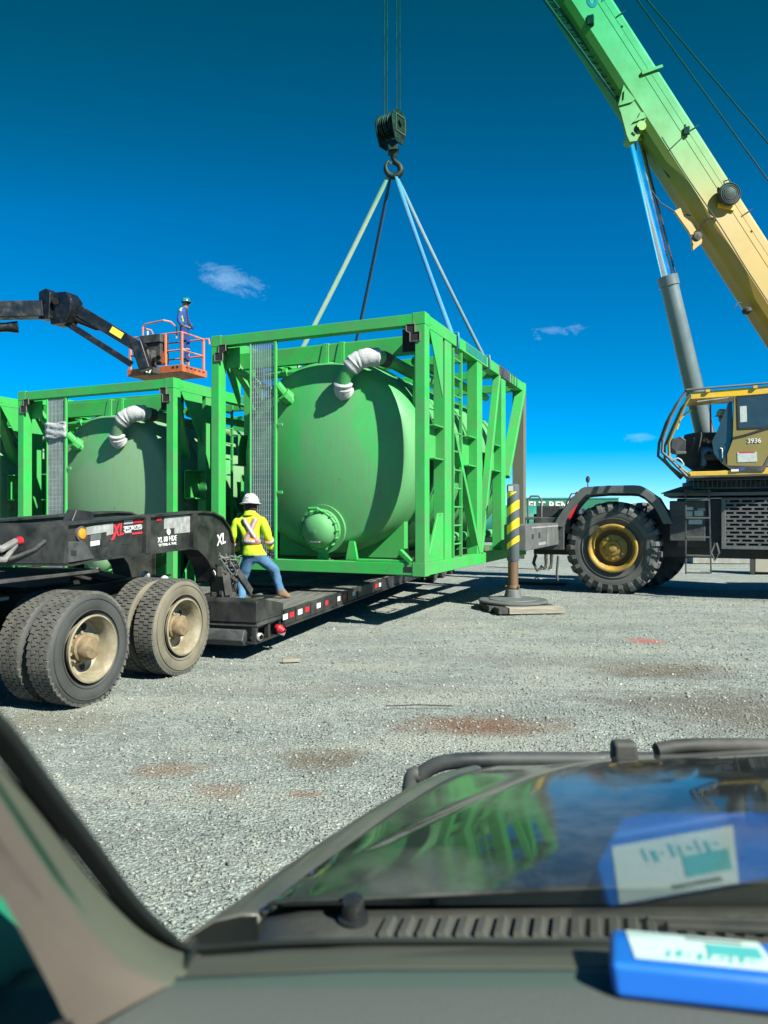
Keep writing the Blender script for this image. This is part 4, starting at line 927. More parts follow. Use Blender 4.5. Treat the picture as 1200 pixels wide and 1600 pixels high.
slab('data_plate', ((715, 690), (860, 686), (862, 758), (718, 764)), -.018, .008, M['plate'], 0, dp); slab('data_plate', ((730, 688), (845, 685), (845, 694), (730, 697)), -.0195, .008, M['red'], 0, dp)
slab('label_plate', ((670, 815), (727, 813), (727, 830), (670, 832)), -.03, .006, M['white'], 0, dp); slab('label_plate', ((733, 803), (768, 801), (768, 826), (733, 828)), -.03, .006, M['navy'], 0, dp)
q = SP.at(*s7(840, 606), y=-.02); e1 = rel.to_3x3() @ V((1,0,0.02)); text('3936', .125, rel @ V((q.x, -.020, q.z)), e1, (0,0,1), M['white'], dp, .003, bold=.002)
slab('door_glass', ((655, 310), (680, 318), (684, 570), (668, 600), (636, 790), (596, 765), (545, 700), (530, 610), (565, 540)), .05, .012, M['glass_dark'], 0)
stube('door_handle', ((592, 660), (604, 662), (606, 735)), .03, .012, M['steel'])
stube('grab_handle', ((255, 745), (275, 732), (300, 745), (322, 780), (300, 795)), -.03, .018, M['plate'])
stube('wiper_arm', ((420, 318), (640, 290), (655, 275)), -.03, .015, M['steel'])
slab('far_wall', ((330, 560), (400, 545), (700, 540), (1300, 500), (1300, 800), (380, 820), (260, 740)), CD-.05, .04, M['crane_dark'], 0)
stube('far_pillar', ((572, 290), (576, 545)), CD-.03, .02, M['red'])
slab('dash_console', ((235, 590), (300, 570), (340, 600), (335, 680), (260, 690), (225, 660)), .2, .6, M['crane_dark'], .02)
slab('armrest', ((265, 680), (340, 680), (340, 700), (265, 705)), .1, .2, M['crane_grey'], .01)
slab('seat_cushion', ((470, 700), (640, 690), (640, 745), (480, 750)), .28, .5, M['blackm'], .03); slab('seat_back', ((610, 470), (680, 460), (690, 740), (620, 740)), .3, .46, M['blackm'], .03)
stube('control_lever', ((380, 690), (400, 600), (395, 585)), .3, .015, M['blackm']); stube('control_lever', ((430, 690), (452, 560), (448, 545)), .22, .015, M['blackm'])
stube('work_lamp_hose', ((270, 520), (300, 440), (345, 400), (380, 380)), .2, .02, M['yellow'])
# turntable and boom support
crp('turntable', MB().lathe([(.95, 2.2), (.98, 2.26), (.98, 2.44), (.9, 2.46), (.9, 2.58), (.001, 2.58)], (2.35, 1.25, 0), (0,0,1), 48), M['crane_dark'], 0)
sx0 = SP.at(1083, 755, y=.45).x
crp('superstructure', SubMB().bx(sx0, 5.2, .45, 1.3, 2.45, 2.68).prism([(1.6, 2.68), (4.9, 2.68), (4.9, 3.8), (4.3, 4.7), (3.6, 4.7), (2.8, 3.4)], (0, 1.15, 0), (1,0,0), (0,0,1), (0, .12, 0)).prism([(1.6, 2.68), (4.9, 2.68), (4.9, 3.8), (4.3, 4.7), (3.6, 4.7), (2.8, 3.4)], (0, 2.25, 0), (1,0,0), (0,0,1), (0, .12, 0)), M['crane_dark'], .015)
crp('counterweight', SubMB().bx(4.6, 5.9, .3, 2.9, 2.3, 3.5), M['yellow'], .05)
mb = SubMB()
for k in range(26): mb.bx(sx0 + k*.09, sx0 + .015 + k*.09, .42, .44, 2.30, 2.44)
mb.bx(sx0, 2.0, .41, .45, 2.44, 2.47).bx(sx0, 2.0, .41, .45, 2.27, 2.30); crp('mesh_guard', mb, M['crane_dark'], 0)
# ---------------------------------------------------------------- boom
BA = W(1325, 618, 16.15); B1 = W(938, 15, 15.75)
bd = (B1 - BA); BL = bd.length; bd.normalize()
bs = bd.cross(V((0,0,1))).normalized()
if bs.y > 0: bs = -bs            # towards the camera
bn = bs.cross(bd); bn = bn if bn.z > 0 else -bn
BHW = .37
def bw(s, a, n): return CR.I @ (BA + bd*a + bs*(s - BHW) + bn*n)      # side face at s = BHW
def bsec(hw, top, bot): return [(hw-.06, top), (hw-.015, top-.02), (hw, top-.07), (hw, bot), (hw*.80, bot-.13), (hw*.42, bot-.19), (-hw*.42, bot-.19), (-hw*.80, bot-.13), (-hw, bot), (-hw, top-.07), (-hw+.015, top-.02), (-hw+.06, top)]
def boom_section(name, a0, a1, hw, top, bot):
    mb = MB(); s0 = [bw(s, a0, n) for s, n in bsec(hw, top, bot)]; s1 = [bw(s, a1, n) for s, n in bsec(hw, top, bot)]; n = len(s0)
    mb.add(s0 + s1, [tuple(range(n)), tuple(range(2*n-1, n-1, -1))] + [(i, i+n, (i+1) % n + n, (i+1) % n) for i in range(n)])
    return mb.build(name, M['boom'], cr, 0, ang=14)
b1 = boom_section('boom_base_section', 0, BL*1.06, BHW, .40, -.40)
b2 = boom_section('boom_inner_section', BL*1.0, BL*1.45, BHW*.86, .33, -.33)
b3 = boom_section('boom_tip_section', BL*1.4, BL*1.78, BHW*.74, .27, -.27)
def on_boom(px, py, off=0.0):
    """(a, n) of a point on the boom's near side face"""
    o = V((0, 0, CAM_H)); d = ray(px, py); p0 = BA + bs*off; t = (p0 - o).dot(bs)/d.dot(bs); q = o + d*t - BA
    return q.dot(bd), q.dot(bn)
def bq(px, py, off): a, n = on_boom(px, py, off); return CR.I @ (BA + bd*a + bs*off + bn*n)
mb = MB()
a0, n0 = on_boom(935, 30); a1, n1 = on_boom(1196, 434)
mb.beam(CR.I @ (BA + bd*.2 + bs*.003 + bn*.06), CR.I @ (BA + bd*BL*1.05 + bs*.003 + bn*.06), .012, .008, CR.I.to_3x3() @ bs); mb.build('weld_seam', M['boom'], b1)
mb = MB(); mb.beam(CR.I @ (BA + bd*.2 + bs*.002 + bn*.2), CR.I @ (BA + bd*BL*1.05 + bs*.002 + bn*.2), .006, .005, CR.I.to_3x3() @ bs); mb.build('weld_seam', M['boom'], b1)
mb = MB(); mb.tube([CR.I @ (BA + bd*a + bs*(.03 + .01*math.sin(a*3)) + bn*(-.385 + .012*math.sin(a*1.7))) for a in np.linspace(.3, BL*.70, 24)], .012, 5); mb.build('boom_cable', M['blackm'], b1)
r8 = lambda a, b: (840 + a/2.858, b/2.858)
for (p, q_) in ((r8(592, 665), r8(672, 588)), (r8(672, 588), r8(722, 555)), (r8(353, 72), r8(395, 42)), (r8(915, 962), r8(962, 930))):
    MB().tube([bq(*p, .012), bq(*q_, .02)], .012, 6).build('cable_stay', M['blackm'], b1)
MB().beam(bq(*r8(465, 326), .03), bq(*r8(560, 292), .03), .07, .05, CR.I.to_3x3() @ bs).build('rope_guide', M['boom'], b1, .01)
for p in (r8(378, 115), r8(660, 558), r8(957, 1032)): 
    MB().lathe([(.025, 0), (.025, .006), (.001, .007)], bq(*p, .0), CR.I.to_3x3() @ bs, 12).build('grease_port', M['hole'], b1)
mb = MB(); q0 = bq(*r8(668, 582), .04); mb.box(q0, (.12, .08, .16)); mb.build('cable_clamp', M['blackm'], b1, .01)
mb = MB(); q0 = bq(*r8(238, 88), .02); mb.box(q0, (.14, .1, .2)); mb.build('cable_clamp', M['blackm'], b1, .01)
# blue letter at the top of the frame
la, ln = on_boom(930, -1); q0 = CR.I @ (BA + bd*la + bs*.004 + bn*ln)
text('S', .55, q0, CR.I.to_3x3() @ -bd, CR.I.to_3x3() @ bn, M['blue_ink'], b1, .003, bold=.015)
# cable reel on the side face
ra = CR.I.to_3x3() @ bs; rc = bq(1135, 307, .02)
reel = MB().lathe([(.06, .0), (.06, .10), (.235, .10), (.245, .11), (.245, .16), (.235, .17), (.14, .175), (.10, .20), (.001, .205)], rc, ra, 36).lathe([(.19, .02), (.20, .05), (.19, .09)], rc, ra, 30).build('cable_reel', M['blackm'], cr)
mb = MB()
for k in range(5):
    r_ = .06 + .04*k; mb.lathe([(r_-.008, .176), (r_, .186), (r_+.008, .176)], rc, ra, 30)
mb.build('reel_rib', M['black'], reel)['kind'] = 'stuff'
MB().tube([rc + V((-.08, 0, .17)) + ra*.12, rc + V((-.10, 0, .30)) + ra*.12, rc + V((.0, 0, .32)) + ra*.12, rc + V((.03, 0, .2)) + ra*.12], .018, 6).build('reel_handle', M['blackm'], reel)
MB().beam(bq(1122, 320, .03), bq(1148, 326, .03), .05, .10, (0,0,1)).build('reel_bracket', M['yellow'], reel, .01)
# bracket flags and cylinder trunnion below the boom
def bprism(name, pts, off, th, m, bevel=.01, parent=None):
    mb = MB(); an = [on_boom(*p, off) for p in pts]
    a = [CR.I @ (BA + bd*x + bs*off + bn*y) for x, y in an]; b = [CR.I @ (BA + bd*x + bs*(off-th) + bn*y) for x, y in an]; n = len(a)
    mb.add(a + b, [tuple(range(n)), tuple(range(2*n-1, n-1, -1))] + [(i, i+n, (i+1) % n + n, (i+1) % n) for i in range(n)])
    return mb.build(name, m, parent or cr, bevel)
bprism('sensor_bracket', [r8(612, 940), r8(640, 925), r8(655, 965), r8(712, 1010), r8(740, 1060), r8(735, 1085), r8(695, 1118), r8(690, 1060), r8(675, 1030)], -.2, .06, M['boom'], .008)
MB().tube([bq(*r8(510, 850), -.35), bq(*r8(550, 905), -.3), bq(*r8(610, 942), -.25), bq(*r8(685, 962), -.2)], .014, 6).build('sensor_cable', M['blackm'], cr)
MB().tube([bq(*r8(685, 1050), -.15), bq(*r8(725, 1040), -.12), bq(*r8(730, 1005), -.1), bq(*r8(760, 975), -.02), bq(*r8(790, 970), .02), bq(*r8(800, 985), .02)], .014, 6).build('sensor_cable', M['blackm'], cr)
MB().lathe([(.05, 0), (.09, .02), (.09, .14), (.001, .16)], bq(*r8(705, 1062), -.12), ra, 14).build('sensor', M['blackm'], cr)
MB().tube([bq(*r8(876, 1380), -.2), bq(*r8(895, 1352), -.2), bq(*r8(915, 1350), -.2)], .012, 6).lathe([(.04, 0), (.10, .05), (.10, .12), (.02, .16)], bq(*r8(930, 1372), -.2), (.3, 0, -1), 14).build('warning_horn', M['blackm'], cr)
for off in (-.02, -.62):
    bprism('trunnion_plate', [r8(360, 470), r8(385, 372), r8(402, 362), r8(418, 402), r8(470, 500), r8(490, 520), r8(470, 580), r8(445, 628), r8(412, 632), r8(398, 600), r8(372, 500)], off, .08, M['boom'], .012)
for (pts) in ([r8(362, 470), r8(425, 452), r8(438, 440), r8(398, 392), r8(388, 400), r8(386, 440)], [r8(425, 545), r8(488, 522), r8(478, 500), r8(462, 495), r8(450, 520)]):
    bprism('trunnion_rib', pts, .02, .04, M['boom'], .008)
pc = bq(*r8(432, 600), -.36)
MB().tube([pc + ra*.40, pc - ra*.36], .10, 16).build('trunnion_pin', M['yellow'], cr)
MB().tube([bq(*r8(445, 575), .03), bq(*r8(445, 575), .06)], .05, 12).build('pin_cap', M['blackm'], cr)
# lift cylinder
ya = (BA + bd*on_boom(992, 212)[0] - bs*BHW).y
c0 = W(991, 214, ya); c1 = W(1040, 437, ya + .15); c2 = W(1106, 700, ya + .35)
ax = (c2 - c0).normalized(); mid = c0 + ax*((c1 - c0).dot(ax))
L_ = lambda p: CR.I @ p
crp('cylinder_rod', MB().tube([L_(c0), L_(mid + ax*.2)], .125, 24), M['chrome'], 0)
bz = crp('cylinder_barrel', MB().tube([L_(mid - ax*.06), L_(mid + ax*.16), L_(mid + ax*.161), L_(c2)], [.225, .225, .20, .20], 28), M['barrel'], 0)
crp('cylinder_head', MB().tube([L_(c0 - ax*.12), L_(c0 + ax*.14)], .17, 18), M['yellow'], 0)
sx_ = ax.cross(bs).normalized(); sx_ = sx_ if sx_.x > 0 else -sx_
crp('cylinder_pipe', MB().tube([L_(c0 + sx_*.15 + ax*.1), L_(mid + sx_*.2), L_(c2 + sx_*.23)], .02, 6), M['blackm'], 0)
crp('hydraulic_hose', MB().tube([bq(*r8(470, 600), -.2), bq(*r8(530, 700), -.25), bq(*r8(590, 790), -.2)], .02, 6), M['blackm'], 0)
# stowed jib lattice along the belly, top left
j0, j1 = (846, -8), (968, 160)
mb = MB(); k = 16
for off in (-.18, -.5):
    mb.tube([bq(*j0, off), bq(*j1, off)], .028, 6)
    q0, q1 = (852, -18), (976, 152); mb.tube([bq(*q0, off), bq(*q1, off)], .022, 6)
    for i in range(k):
        f0, f1 = i/k, (i+1)/k; A_ = bq(j0[0]+(j1[0]-j0[0])*f0, j0[1]+(j1[1]-j0[1])*f0, off); B_ = bq(q0[0]+(q1[0]-q0[0])*f1, q0[1]+(q1[1]-q0[1])*f1, off); mb.tube([A_, B_], .016, 5)
for i in range(9):
    f0 = i/8; p = (j0[0]+(j1[0]-j0[0])*f0, j0[1]+(j1[1]-j0[1])*f0); mb.tube([bq(*p, -.18), bq(*p, -.5)], .018, 5)
crp('stowed_jib', mb, M['crane_dark'], 0)
# ropes along the top of the boom to the winch
for p, q_ in (((985, -33), (1330, 376)), ((972, -35), (1330, 460))):
    crp('winch_rope', MB().tube([bq(*p, -.25), bq(*q_, -.25)], .017, 6), M['rope'], 0)
tip = BA + bd*BL*1.755 - bs*BHW

# ================================================================== HOOK BLOCK, ROPES, SLINGS
HY = 14.7
HSC = .82
hb = thing('hook_block', 'dark steel hook block with hook hanging from the crane ropes', 'hook block', loc=W(612, 205, HY))
hb.scale = (HSC,)*3; h0 = V(hb.location); U = HY/FPX
def hp(px, py, dy=0.0): return (W(px, py, HY) + V((0, dy, 0)) - h0)/HSC*(1 if py < 240 else 1)
ha = V((.80, -.60, 0))
for dx in (-.16, -.02, .12): MB().lathe([(.06, -.05), (.27, -.05), (.285, -.03), (.25, 0), (.285, .03), (.27, .05), (.06, .05)], hp(611, 196) + ha*dx, ha, 32, True).build('sheave', M['hook'], hb)
for dx in (-.26, .22):
    e1 = V((.6, .8, 0)); poly = [(-.20, .28), (.0, .36), (.20, .30), (.30, .05), (.26, -.18), (.14, -.46), (-.14, -.46), (-.26, -.2), (-.32, .08)]
    MB().prism(poly, hp(611, 198) + ha*dx, e1, (0,0,1), ha*.04).build('side_plate', M['hook'], hb, .012)
mb = MB(); o = hp(611, 198) + ha*.262
for a, b in (((-.16, .2), (.2, .2)), ((.2, .2), (.2, -.2)), ((.2, -.2), (-.16, -.2)), ((-.16, -.2), (-.16, .2))): mb.beam(o + V((.6,.8,0))*a[0] + V((0,0,a[1])), o + V((.6,.8,0))*b[0] + V((0,0,b[1])), .03, .035, ha)
mb.build('rope_guard', M['rust'], hb, 0)
MB().tube([hp(611, 196) - ha*.32, hp(611, 196) + ha*.32], .07, 14).build('sheave_pin', M['hook'], hb)
MB().beam(hp(613, 222), hp(614, 238), .34, .24, (1, 0, 0)).tube([hp(614, 232), hp(615, 236), hp(615, 250)], [.16, .13, .055], 14).build('swivel', M['hook'], hb, .02)
hk = [(615, 246), (616, 252), (622, 255), (627, 262), (626, 270), (619, 276), (610, 275), (604, 269), (602, 262), (604, 254), (608, 250)]
MB().tube([hp(*p) for p in hk], [.05, .06, .072, .088, .095, .09, .08, .07, .06, .05, .035], 14).build('hook', M['hook'], hb, sub=1)
MB().beam(hp(608, 252), hp(618, 258), .03, .02, (0,1,0)).build('safety_latch', M['rust'], hb)
for k, (px, dy) in enumerate(((600.5, .12), (605, -.06), (620, .10), (625, -.08))):
    q = W(px, 180 if k < 2 else 186, HY); q.y += dy; up = V((tip.x + (q.x - h0.x)*.8, q.y + (tip.y - HY)*.9, tip.z + .1))
    r_ = MB().tube([(0, 0, 0), (V((q.x + (q.x-h0.x)*.02, up.y, up.z)) - q)], .0135, 6).build('hoist_rope', M['rope'], None); r_.location = q
    tag(r_, ('thin hoist rope on the left edge of the hook block', 'thin hoist rope second from the left above the hook block', 'thin hoist rope second from the right above the hook block', 'thin hoist rope on the right edge of the hook block')[k], 'rope', 'hoist ropes above the hook block')
def csl(x, y, z): return CF.M @ V((x, y, z))
for (sp, st, pt, m, wd, lab) in (((609, 270), 0, (.09, 2.6, CH+.01), 'sling_pale', .088, 'pale green lifting sling running to the near left rail of the hung tank'),
                             ((611, 272), 1, (.09, 5.0, CH+.01), 'sling_dark', .07, 'dark blue lifting sling going down behind the front beam of the hung tank'),
                             ((617, 270), 2, (CW-.09, 1.55, CH+.01), 'sling_blue', .078, 'bright blue lifting sling running to the right rail nearest the ladder'),
                             ((619, 273), 3, (CW-.09, 3.5, CH+.01), 'sling_grey', .068, 'grey blue lifting sling behind the bright blue one, farther along the right rail')):
    a = W(*sp, HY); b = csl(*pt); root = thing('lifting_sling', lab, 'sling', loc=b, group='webbing slings between hook and tank')
    d = (a - b); side = d.cross(V((0, 1, .2))).normalized(); rows = []
    n = 26
    for i in range(n+1):
        f = i/n; tw = .25*math.sin(f*5 + st*1.3) + (.0); ax_ = (Matrix.Rotation(tw, 3, d.normalized()) @ side)
        wv = wd*(1 if f < .93 else (1-f)/.07*.5+.5); p = d*f + V((0, 0, -.05*math.sin(f*math.pi)))
        rows.append([p - ax_*wv*.5, p, p + ax_*wv*.5])
    MB().strip(rows).build('strap', M[m], root, solid=.014)
    e = CF.M.to_3x3() @ V((0, 1, 0)); s_ = CF.M.to_3x3() @ V((1, 0, 0))
    pts = [(-.11, .03), (.11, .03), (.12, -.06), (.11, -.235), (-.11, -.235), (-.12, -.06), (-.11, .03)]
    MB().strip([[s_*x + V((0, 0, z)) - e*wd*.5, s_*x + V((0, 0, z)) + e*wd*.5] for x, z in pts]).build('choker_loop', M[m], root, solid=.012)
# a small white tag on the pale sling
# timber packing and plank under the jack float
PJ = CR.M @ V((JX, JY, 0))
pf = Frame((PJ.x, PJ.y, 0), R(8))
t = thing('timber_plank', 'pale weathered plank lying under the front edge of the jack float', 'plank', pf)
p0, p1 = pf.at(796, 960, z=.0), pf.at(879, 957, z=.0)
MB().bx(p0.x, p1.x, p0.y, p0.y+.30, .0, .105).build('plank', M['wood'], t, .008)
t = thing('timber_mat', 'dark timber mat of boards under the jack float', 'mat', pf)
for k in range(3): MB().bx(-.52 if k == 0 else -.60, p0.x-.015 if k == 0 else .62, p0.y + .01 + k*.345 if k else p0.y+.02, p0.y + .33 + k*.345, 0, .10).build('board', M['blackm'], t, .008)

# ================================================================== BOOM LIFT
LF = Frame(W(285, 580, 20.0), R(-23.6))
bl = thing('boom_lift', 'articulated boom lift with black arms and orange basket above the tanks', 'boom lift', LF)
def lp(name, mb, m, bevel=.006, parent=None): return mb.build(name, m, parent or bl, bevel)
PX, PY = -1.92, 1.05
pl = lp('platform_floor', MB().bx(PX, 0, 0, PY, .0, .03).bx(PX, 0, -.01, .02, .0, .19).bx(-.02, .012, .02, PY, .0, .19).bx(PX, 0, PY-.03, PY, .03, .19).bx(PX-.01, PX+.02, .02, PY-.03, .03, .19), M['orange'])
for k in range(5): lp('floor_slot', MB().bx(.0125, .016, .12 + k*.18, .22 + k*.18, .11, .15), M['hole'], 0, pl)
for k in range(2): lp('floor_slot', MB().bx(-.35 + k*.14, -.27 + k*.14, -.0145, -.0105, .10, .16), M['hole'], 0, pl)
def rail(pts, r=.024, m='rail'): lp('guard_rail', MB().tube(pts, r, 8), M[m], 0)
HZ = 1.08
for (x, y) in ((-.06, .05), (-.60, .03), (PX+.06, .05), (-.06, PY-.06), (PX+.06, PY-.06), (-.6, PY-.06)):
    lp('rail_post', MB().bx(x-.028, x+.028, y-.028, y+.028, .02, HZ), M['rail'])
for z in (HZ, .60):
    rail([(PX+.06, .05, z), (-.06, .05, z)]); rail([(-.06, .05, z), (-.06, PY-.06, z)]); rail([(PX+.06, PY-.06, z), (-.06, PY-.06, z)]); rail([(PX+.06, .05, z), (PX+.06, PY-.06, z)])
rail([(-.06, PY-.06, HZ), (.08, PY-.0, HZ+.02), (.12, PY-.02, HZ-.15)]); rail([(-1.35, -.02, .9), (-1.35, -.02, 1.34), (-1.25, -.02, 1.40), (-.62, -.02, 1.44), (-.5, .12, 1.42), (-.45, .3, 1.30), (-.45, .3, 1.0)])
rail([(-1.35, -.02, 1.3), (-1.25, .2, 1.28), (-1.2, .3, 1.05)])
lp('control_box', MB().bx(-1.36, -.66, -.12, .25, .84, 1.07), M['crane_dark'], .02); lp('control_box', MB().bx(-1.30, -.70, -.07, .30, .30, .84), M['blackm'], .02)
lp('joystick', MB().lathe([(.02, 0), (.025, .1), (.04, .13), (.001, .16)], (-1.2, .0, 1.05), (0,0,1), 10), M['white'], 0)
lp('rotator', MB().bx(-1.25, -.85, -.22, -.02, .05, .62).bx(-1.1, -.72, -.30, -.04, -.05, .18), M['blackm'], .03)
lp('rotator_motor', MB().lathe([(.12, 0), (.16, .04), (.16, .25), (.10, .3)], (-1.05, -.24, .40), (0,-.6,.8), 18).lathe([(.07, 0), (.07, .3)], (-.80, -.2, .35), (1,-.5,0), 12), M['crane_grey'], 0)
mb = MB()
for k in range(6): mb.tube([(-1.2 + .06*k, -.24, .55), (-1.15 + .08*k, -.36, .35), (-1.0 + .03*k, -.33, .1), (-.9, -.2, -.05 + .03*k)], .018, 6)
lp('hydraulic_hose', mb, M['blackm'], 0)
lp('hose_loop', MB().tube([(-.95, -.33, .15), (-.92, -.36, -.02), (-.82, -.36, -.04), (-.78, -.33, .10)], .022, 6), M['white'], 0)
lp('fire_panel', MB().bx(-.70, -.56, -.03, -.0, .25, .55), M['orange'], .01)
def lw(px, py, Y): return LF.I @ W(px, py, Y)
AY = 19.7
arm = lp('upper_arm', MB().beam(lw(97, 470, AY), lw(226, 548, AY), .24, .31), M['lift_black'], .02)
lp('arm_decal', MB().beam(lw(173, 514, AY-.135), lw(191, 525, AY-.135), .01, .17), M['yell_lab'], 0, arm)
lp('lower_arm', MB().beam(lw(97, 500, AY), lw(205, 569, AY), .16, .17), M['lift_black'], .015)
lp('arm_ram', MB().tube([lw(112, 495, AY), lw(150, 511, AY), lw(168, 515, AY)], [.10, .09, .05], 12), M['lift_black'], 0)
lp('arm_end', MB().beam(lw(214, 535, AY), lw(228, 578, AY), .3, .30), M['lift_black'], .03)
lp('knuckle', MB().prism([(-.30, -.42), (.22, -.42), (.40, -.15), (.44, .18), (.24, .40), (-.12, .42), (-.32, .2)], lw(91, 480, AY-.2), (1,0,0), (0,0,1), (0, .42, 0)), M['lift_black'], .03)
lp('knuckle', MB().prism([(-.20, -.36), (.18, -.38), (.22, .3), (.06, .44), (-.2, .38)], lw(68, 476, AY-.14), (1,0,0), (0,0,1), (0, .32, 0)), M['lift_black'], .03)
lp('knuckle_pin', MB().tube([lw(86, 470, AY-.26), lw(86, 470, AY+.26)], .09, 14), M['lift_black'], 0); lp('knuckle_pin', MB().tube([lw(97, 501, AY-.26), lw(97, 501, AY+.26)], .06, 14), M['lift_black'], 0)
lp('main_boom', MB().beam(lw(-60, 486, AY-.6), lw(68, 484, AY), .38, .42), M['lift_black'], .02)
lp('main_boom_plate', MB().beam(lw(-60, 492, AY-.85), lw(28, 487, AY-.25), .03, .16), M['plate'], 0)
lp('lift_ram', MB().tube([lw(-60, 515, AY-.6), lw(10, 511, AY-.2), lw(28, 511, AY-.1)], [.12, .12, .16], 14), M['lift_black'], 0)
base = lw(-330, 803, AY-1.5); base.z = 0; zg = -LF.o.z
lp('main_boom', MB().beam(lw(-330, 520, AY-1.5), lw(-60, 487, AY-.6), .46, .52), M['lift_black'], .02)
p = lw(-330, 520, AY-1.5); lp('tower', MB().bx(p.x-.4, p.x+.4, p.y-.4, p.y+.4, zg+1.6, p.z+.2), M['lift_black'], .03)
lp('carriage', MB().bx(p.x-1.4, p.x+1.4, p.y-1.1, p.y+1.1, zg+.7, zg+1.6), M['orange'], .05)
for x in (-1.0, 1.0):
    for y in (-1.1, 1.1): lp('wheel', MB().lathe([(.2, -.15), (.5, -.15), (.5, .15), (.2, .15)], (p.x+x, p.y+y, zg+.5), (0,1,0), 24, True), M['rubber_side'], 0)

# ================================================================== PEOPLE
def person(label, J, mats, seg_mats, scale=1.0, fingers=True, rad2=None, hem=None, hem_mat=0):
    """J: joint -> world point. One skinned body; seg_mats: bone label -> material index"""
    rad = dict(pelvis=.150, belly=.138, chest=.158, neck=.062, head=.088, crown=.082, shL=.075, shR=.075, elL=.052, elR=.052, wrL=.036, wrR=.036, haL=.044, haR=.044, hipL=.098, hipR=.098, knL=.068, knR=.068, anL=.047, anR=.047, toL=.042, toR=.042, heL=.042, heR=.042)
    rad.update(rad2 or {})
    bones = [('pelvis','belly'),('belly','chest'),('chest','neck'),('neck','head'),('head','crown')]
    for s in 'LR': bones += [('chest','sh'+s),('sh'+s,'el'+s),('el'+s,'wr'+s),('wr'+s,'ha'+s),('pelvis','hip'+s),('hip'+s,'kn'+s),('kn'+s,'an'+s),('an'+s,'to'+s),('an'+s,'he'+s)]
    for s in 'LR':
        if 'he'+s not in J:
            d = J['to'+s] - J['an'+s]; J['he'+s] = J['an'+s] - V((d.x, d.y, 0))*.28 + V((0, 0, -.045*scale))
    names = list(rad); idx = {n: i for i, n in enumerate(names)}
    root_p = J['pelvis'].copy(); base = V((root_p.x, root_p.y, min(J['toL'].z, J['toR'].z) - .04*scale))
    me = bpy.data.meshes.new('person'); me.from_pydata([J[n] - base for n in names], [(idx[a], idx[b]) for a, b in bones], [])
    o = bpy.data.objects.new('person', me); C.objects.link(o)
    md = o.modifiers.new('skin', 'SKIN'); md.use_smooth_shade = True; md.branch_smoothing = .6
    for n in names:
        sv = me.skin_vertices[0].data[idx[n]]; r_ = rad[n]*scale
        sv.radius = (r_, r_*(.78 if n in ('chest','belly','pelvis') else 1)); sv.use_root = n == 'pelvis'
    sb = o.modifiers.new('sub', 'SUBSURF'); sb.levels = 2; sb.render_levels = 2
    dg = bpy.context.evaluated_depsgraph_get(); m2 = bpy.data.meshes.new_from_object(o.evaluated_get(dg)); o.modifiers.clear(); o.data = m2; m2.name = 'person'
    # fingers, rooted inside the palm, joined into the body mesh
    if fingers:
        mb = MB()
        for s in 'LR':
            h, wr = J['ha'+s] - base, J['wr'+s] - base; d = (h - wr).normalized(); sd = d.cross(V((0, 1, .2))).normalized(); nn = sd.cross(d)
            for k, ln in enumerate((.070, .080, .076, .060)):
                b0 = h + sd*((k-1.5)*.019*scale) + d*.018*scale; mb.tube([b0, b0 + d*ln*.45*scale, b0 + d*ln*.8*scale + nn*.02*scale, b0 + d*ln*.95*scale + nn*.045*scale], [.0095*scale, .009*scale, .0085*scale, .006*scale], 6)
            b0 = h - sd*.03*scale - d*.01*scale; mb.tube([b0, b0 - sd*.025*scale + d*.025*scale, b0 - sd*.028*scale + d*.055*scale + nn*.015*scale], [.012*scale, .010*scale, .007*scale], 6)
        bm = bmesh.new(); bm.from_mesh(m2); nv = len(bm.verts)
        vs = [bm.verts.new(p) for p in mb.v]
        for f in mb.f:
            try: bm.faces.new([vs[i] for i in f])
            except ValueError: pass
        bm.to_mesh(m2); bm.free()
    bm = bmesh.new(); bm.from_mesh(m2)
    for zc_ in ([hem - base.z] if hem is not None else []) + [J[k].lerp(J[q], .10).z - base.z for k, q in (('anL', 'knL'), ('anR', 'knR'))]:
        bmesh.ops.bisect_plane(bm, geom=bm.verts[:] + bm.edges[:] + bm.faces[:], plane_co=(0, 0, zc_), plane_no=(0, 0, 1))
    bm.to_mesh(m2); bm.free()
    for m in mats: m2.materials.append(m)
    segs = [(J[a]-base, J[b]-base, a, b, rad[a], rad[b]) for a, b in bones]
    for p in m2.polygons:
        c = p.center; best = None
        for a, b, na, nb, ra_, rb_ in segs:
            ab = b - a; t_ = max(0, min(1, (c-a).dot(ab)/ab.length_squared)); dd = (c - (a + ab*t_)).length/(ra_+(rb_-ra_)*t_)
            if best is None or dd < best[0]: best = (dd, na, nb, t_)
        key = best[2] if best[2] not in ('shL','shR') else 'sh'
        if best[2] in ('hipL', 'hipR'): key = 'hip'
        k = key[:-1] if key[-1] in 'LR' else key
        if k == 'ha' or (k == 'wr' and best[3] > .93): k = 'ha'
        elif k == 'neck' and best[3] < .55: k = 'chest'
        elif k in ('an', 'to', 'he'): k = 'to' if c.z < J[('anL' if best[2][-1] == 'L' else 'anR')].lerp(J['knL' if best[2][-1] == 'L' else 'knR'], .10).z - base.z else 'an'
        p.material_index = seg_mats.get(k, 0)
        if hem is not None and k in ('belly', 'hip', 'chest', 'kn'): p.material_index = hem_mat if c.z + base.z > hem else seg_mats['hip']
    for p in m2.polygons: p.use_smooth = True
    no = m2.vertices
    amp = .010*scale
    for v in no:
        q = v.co; n_ = noise.noise(V((q.x*9, q.y*9, q.z*14 + root_p.x)))
        if q.z < (J['neck'].z - base.z) - .03 and q.z > .12: v.co = q + v.normal*amp*n_*1.4
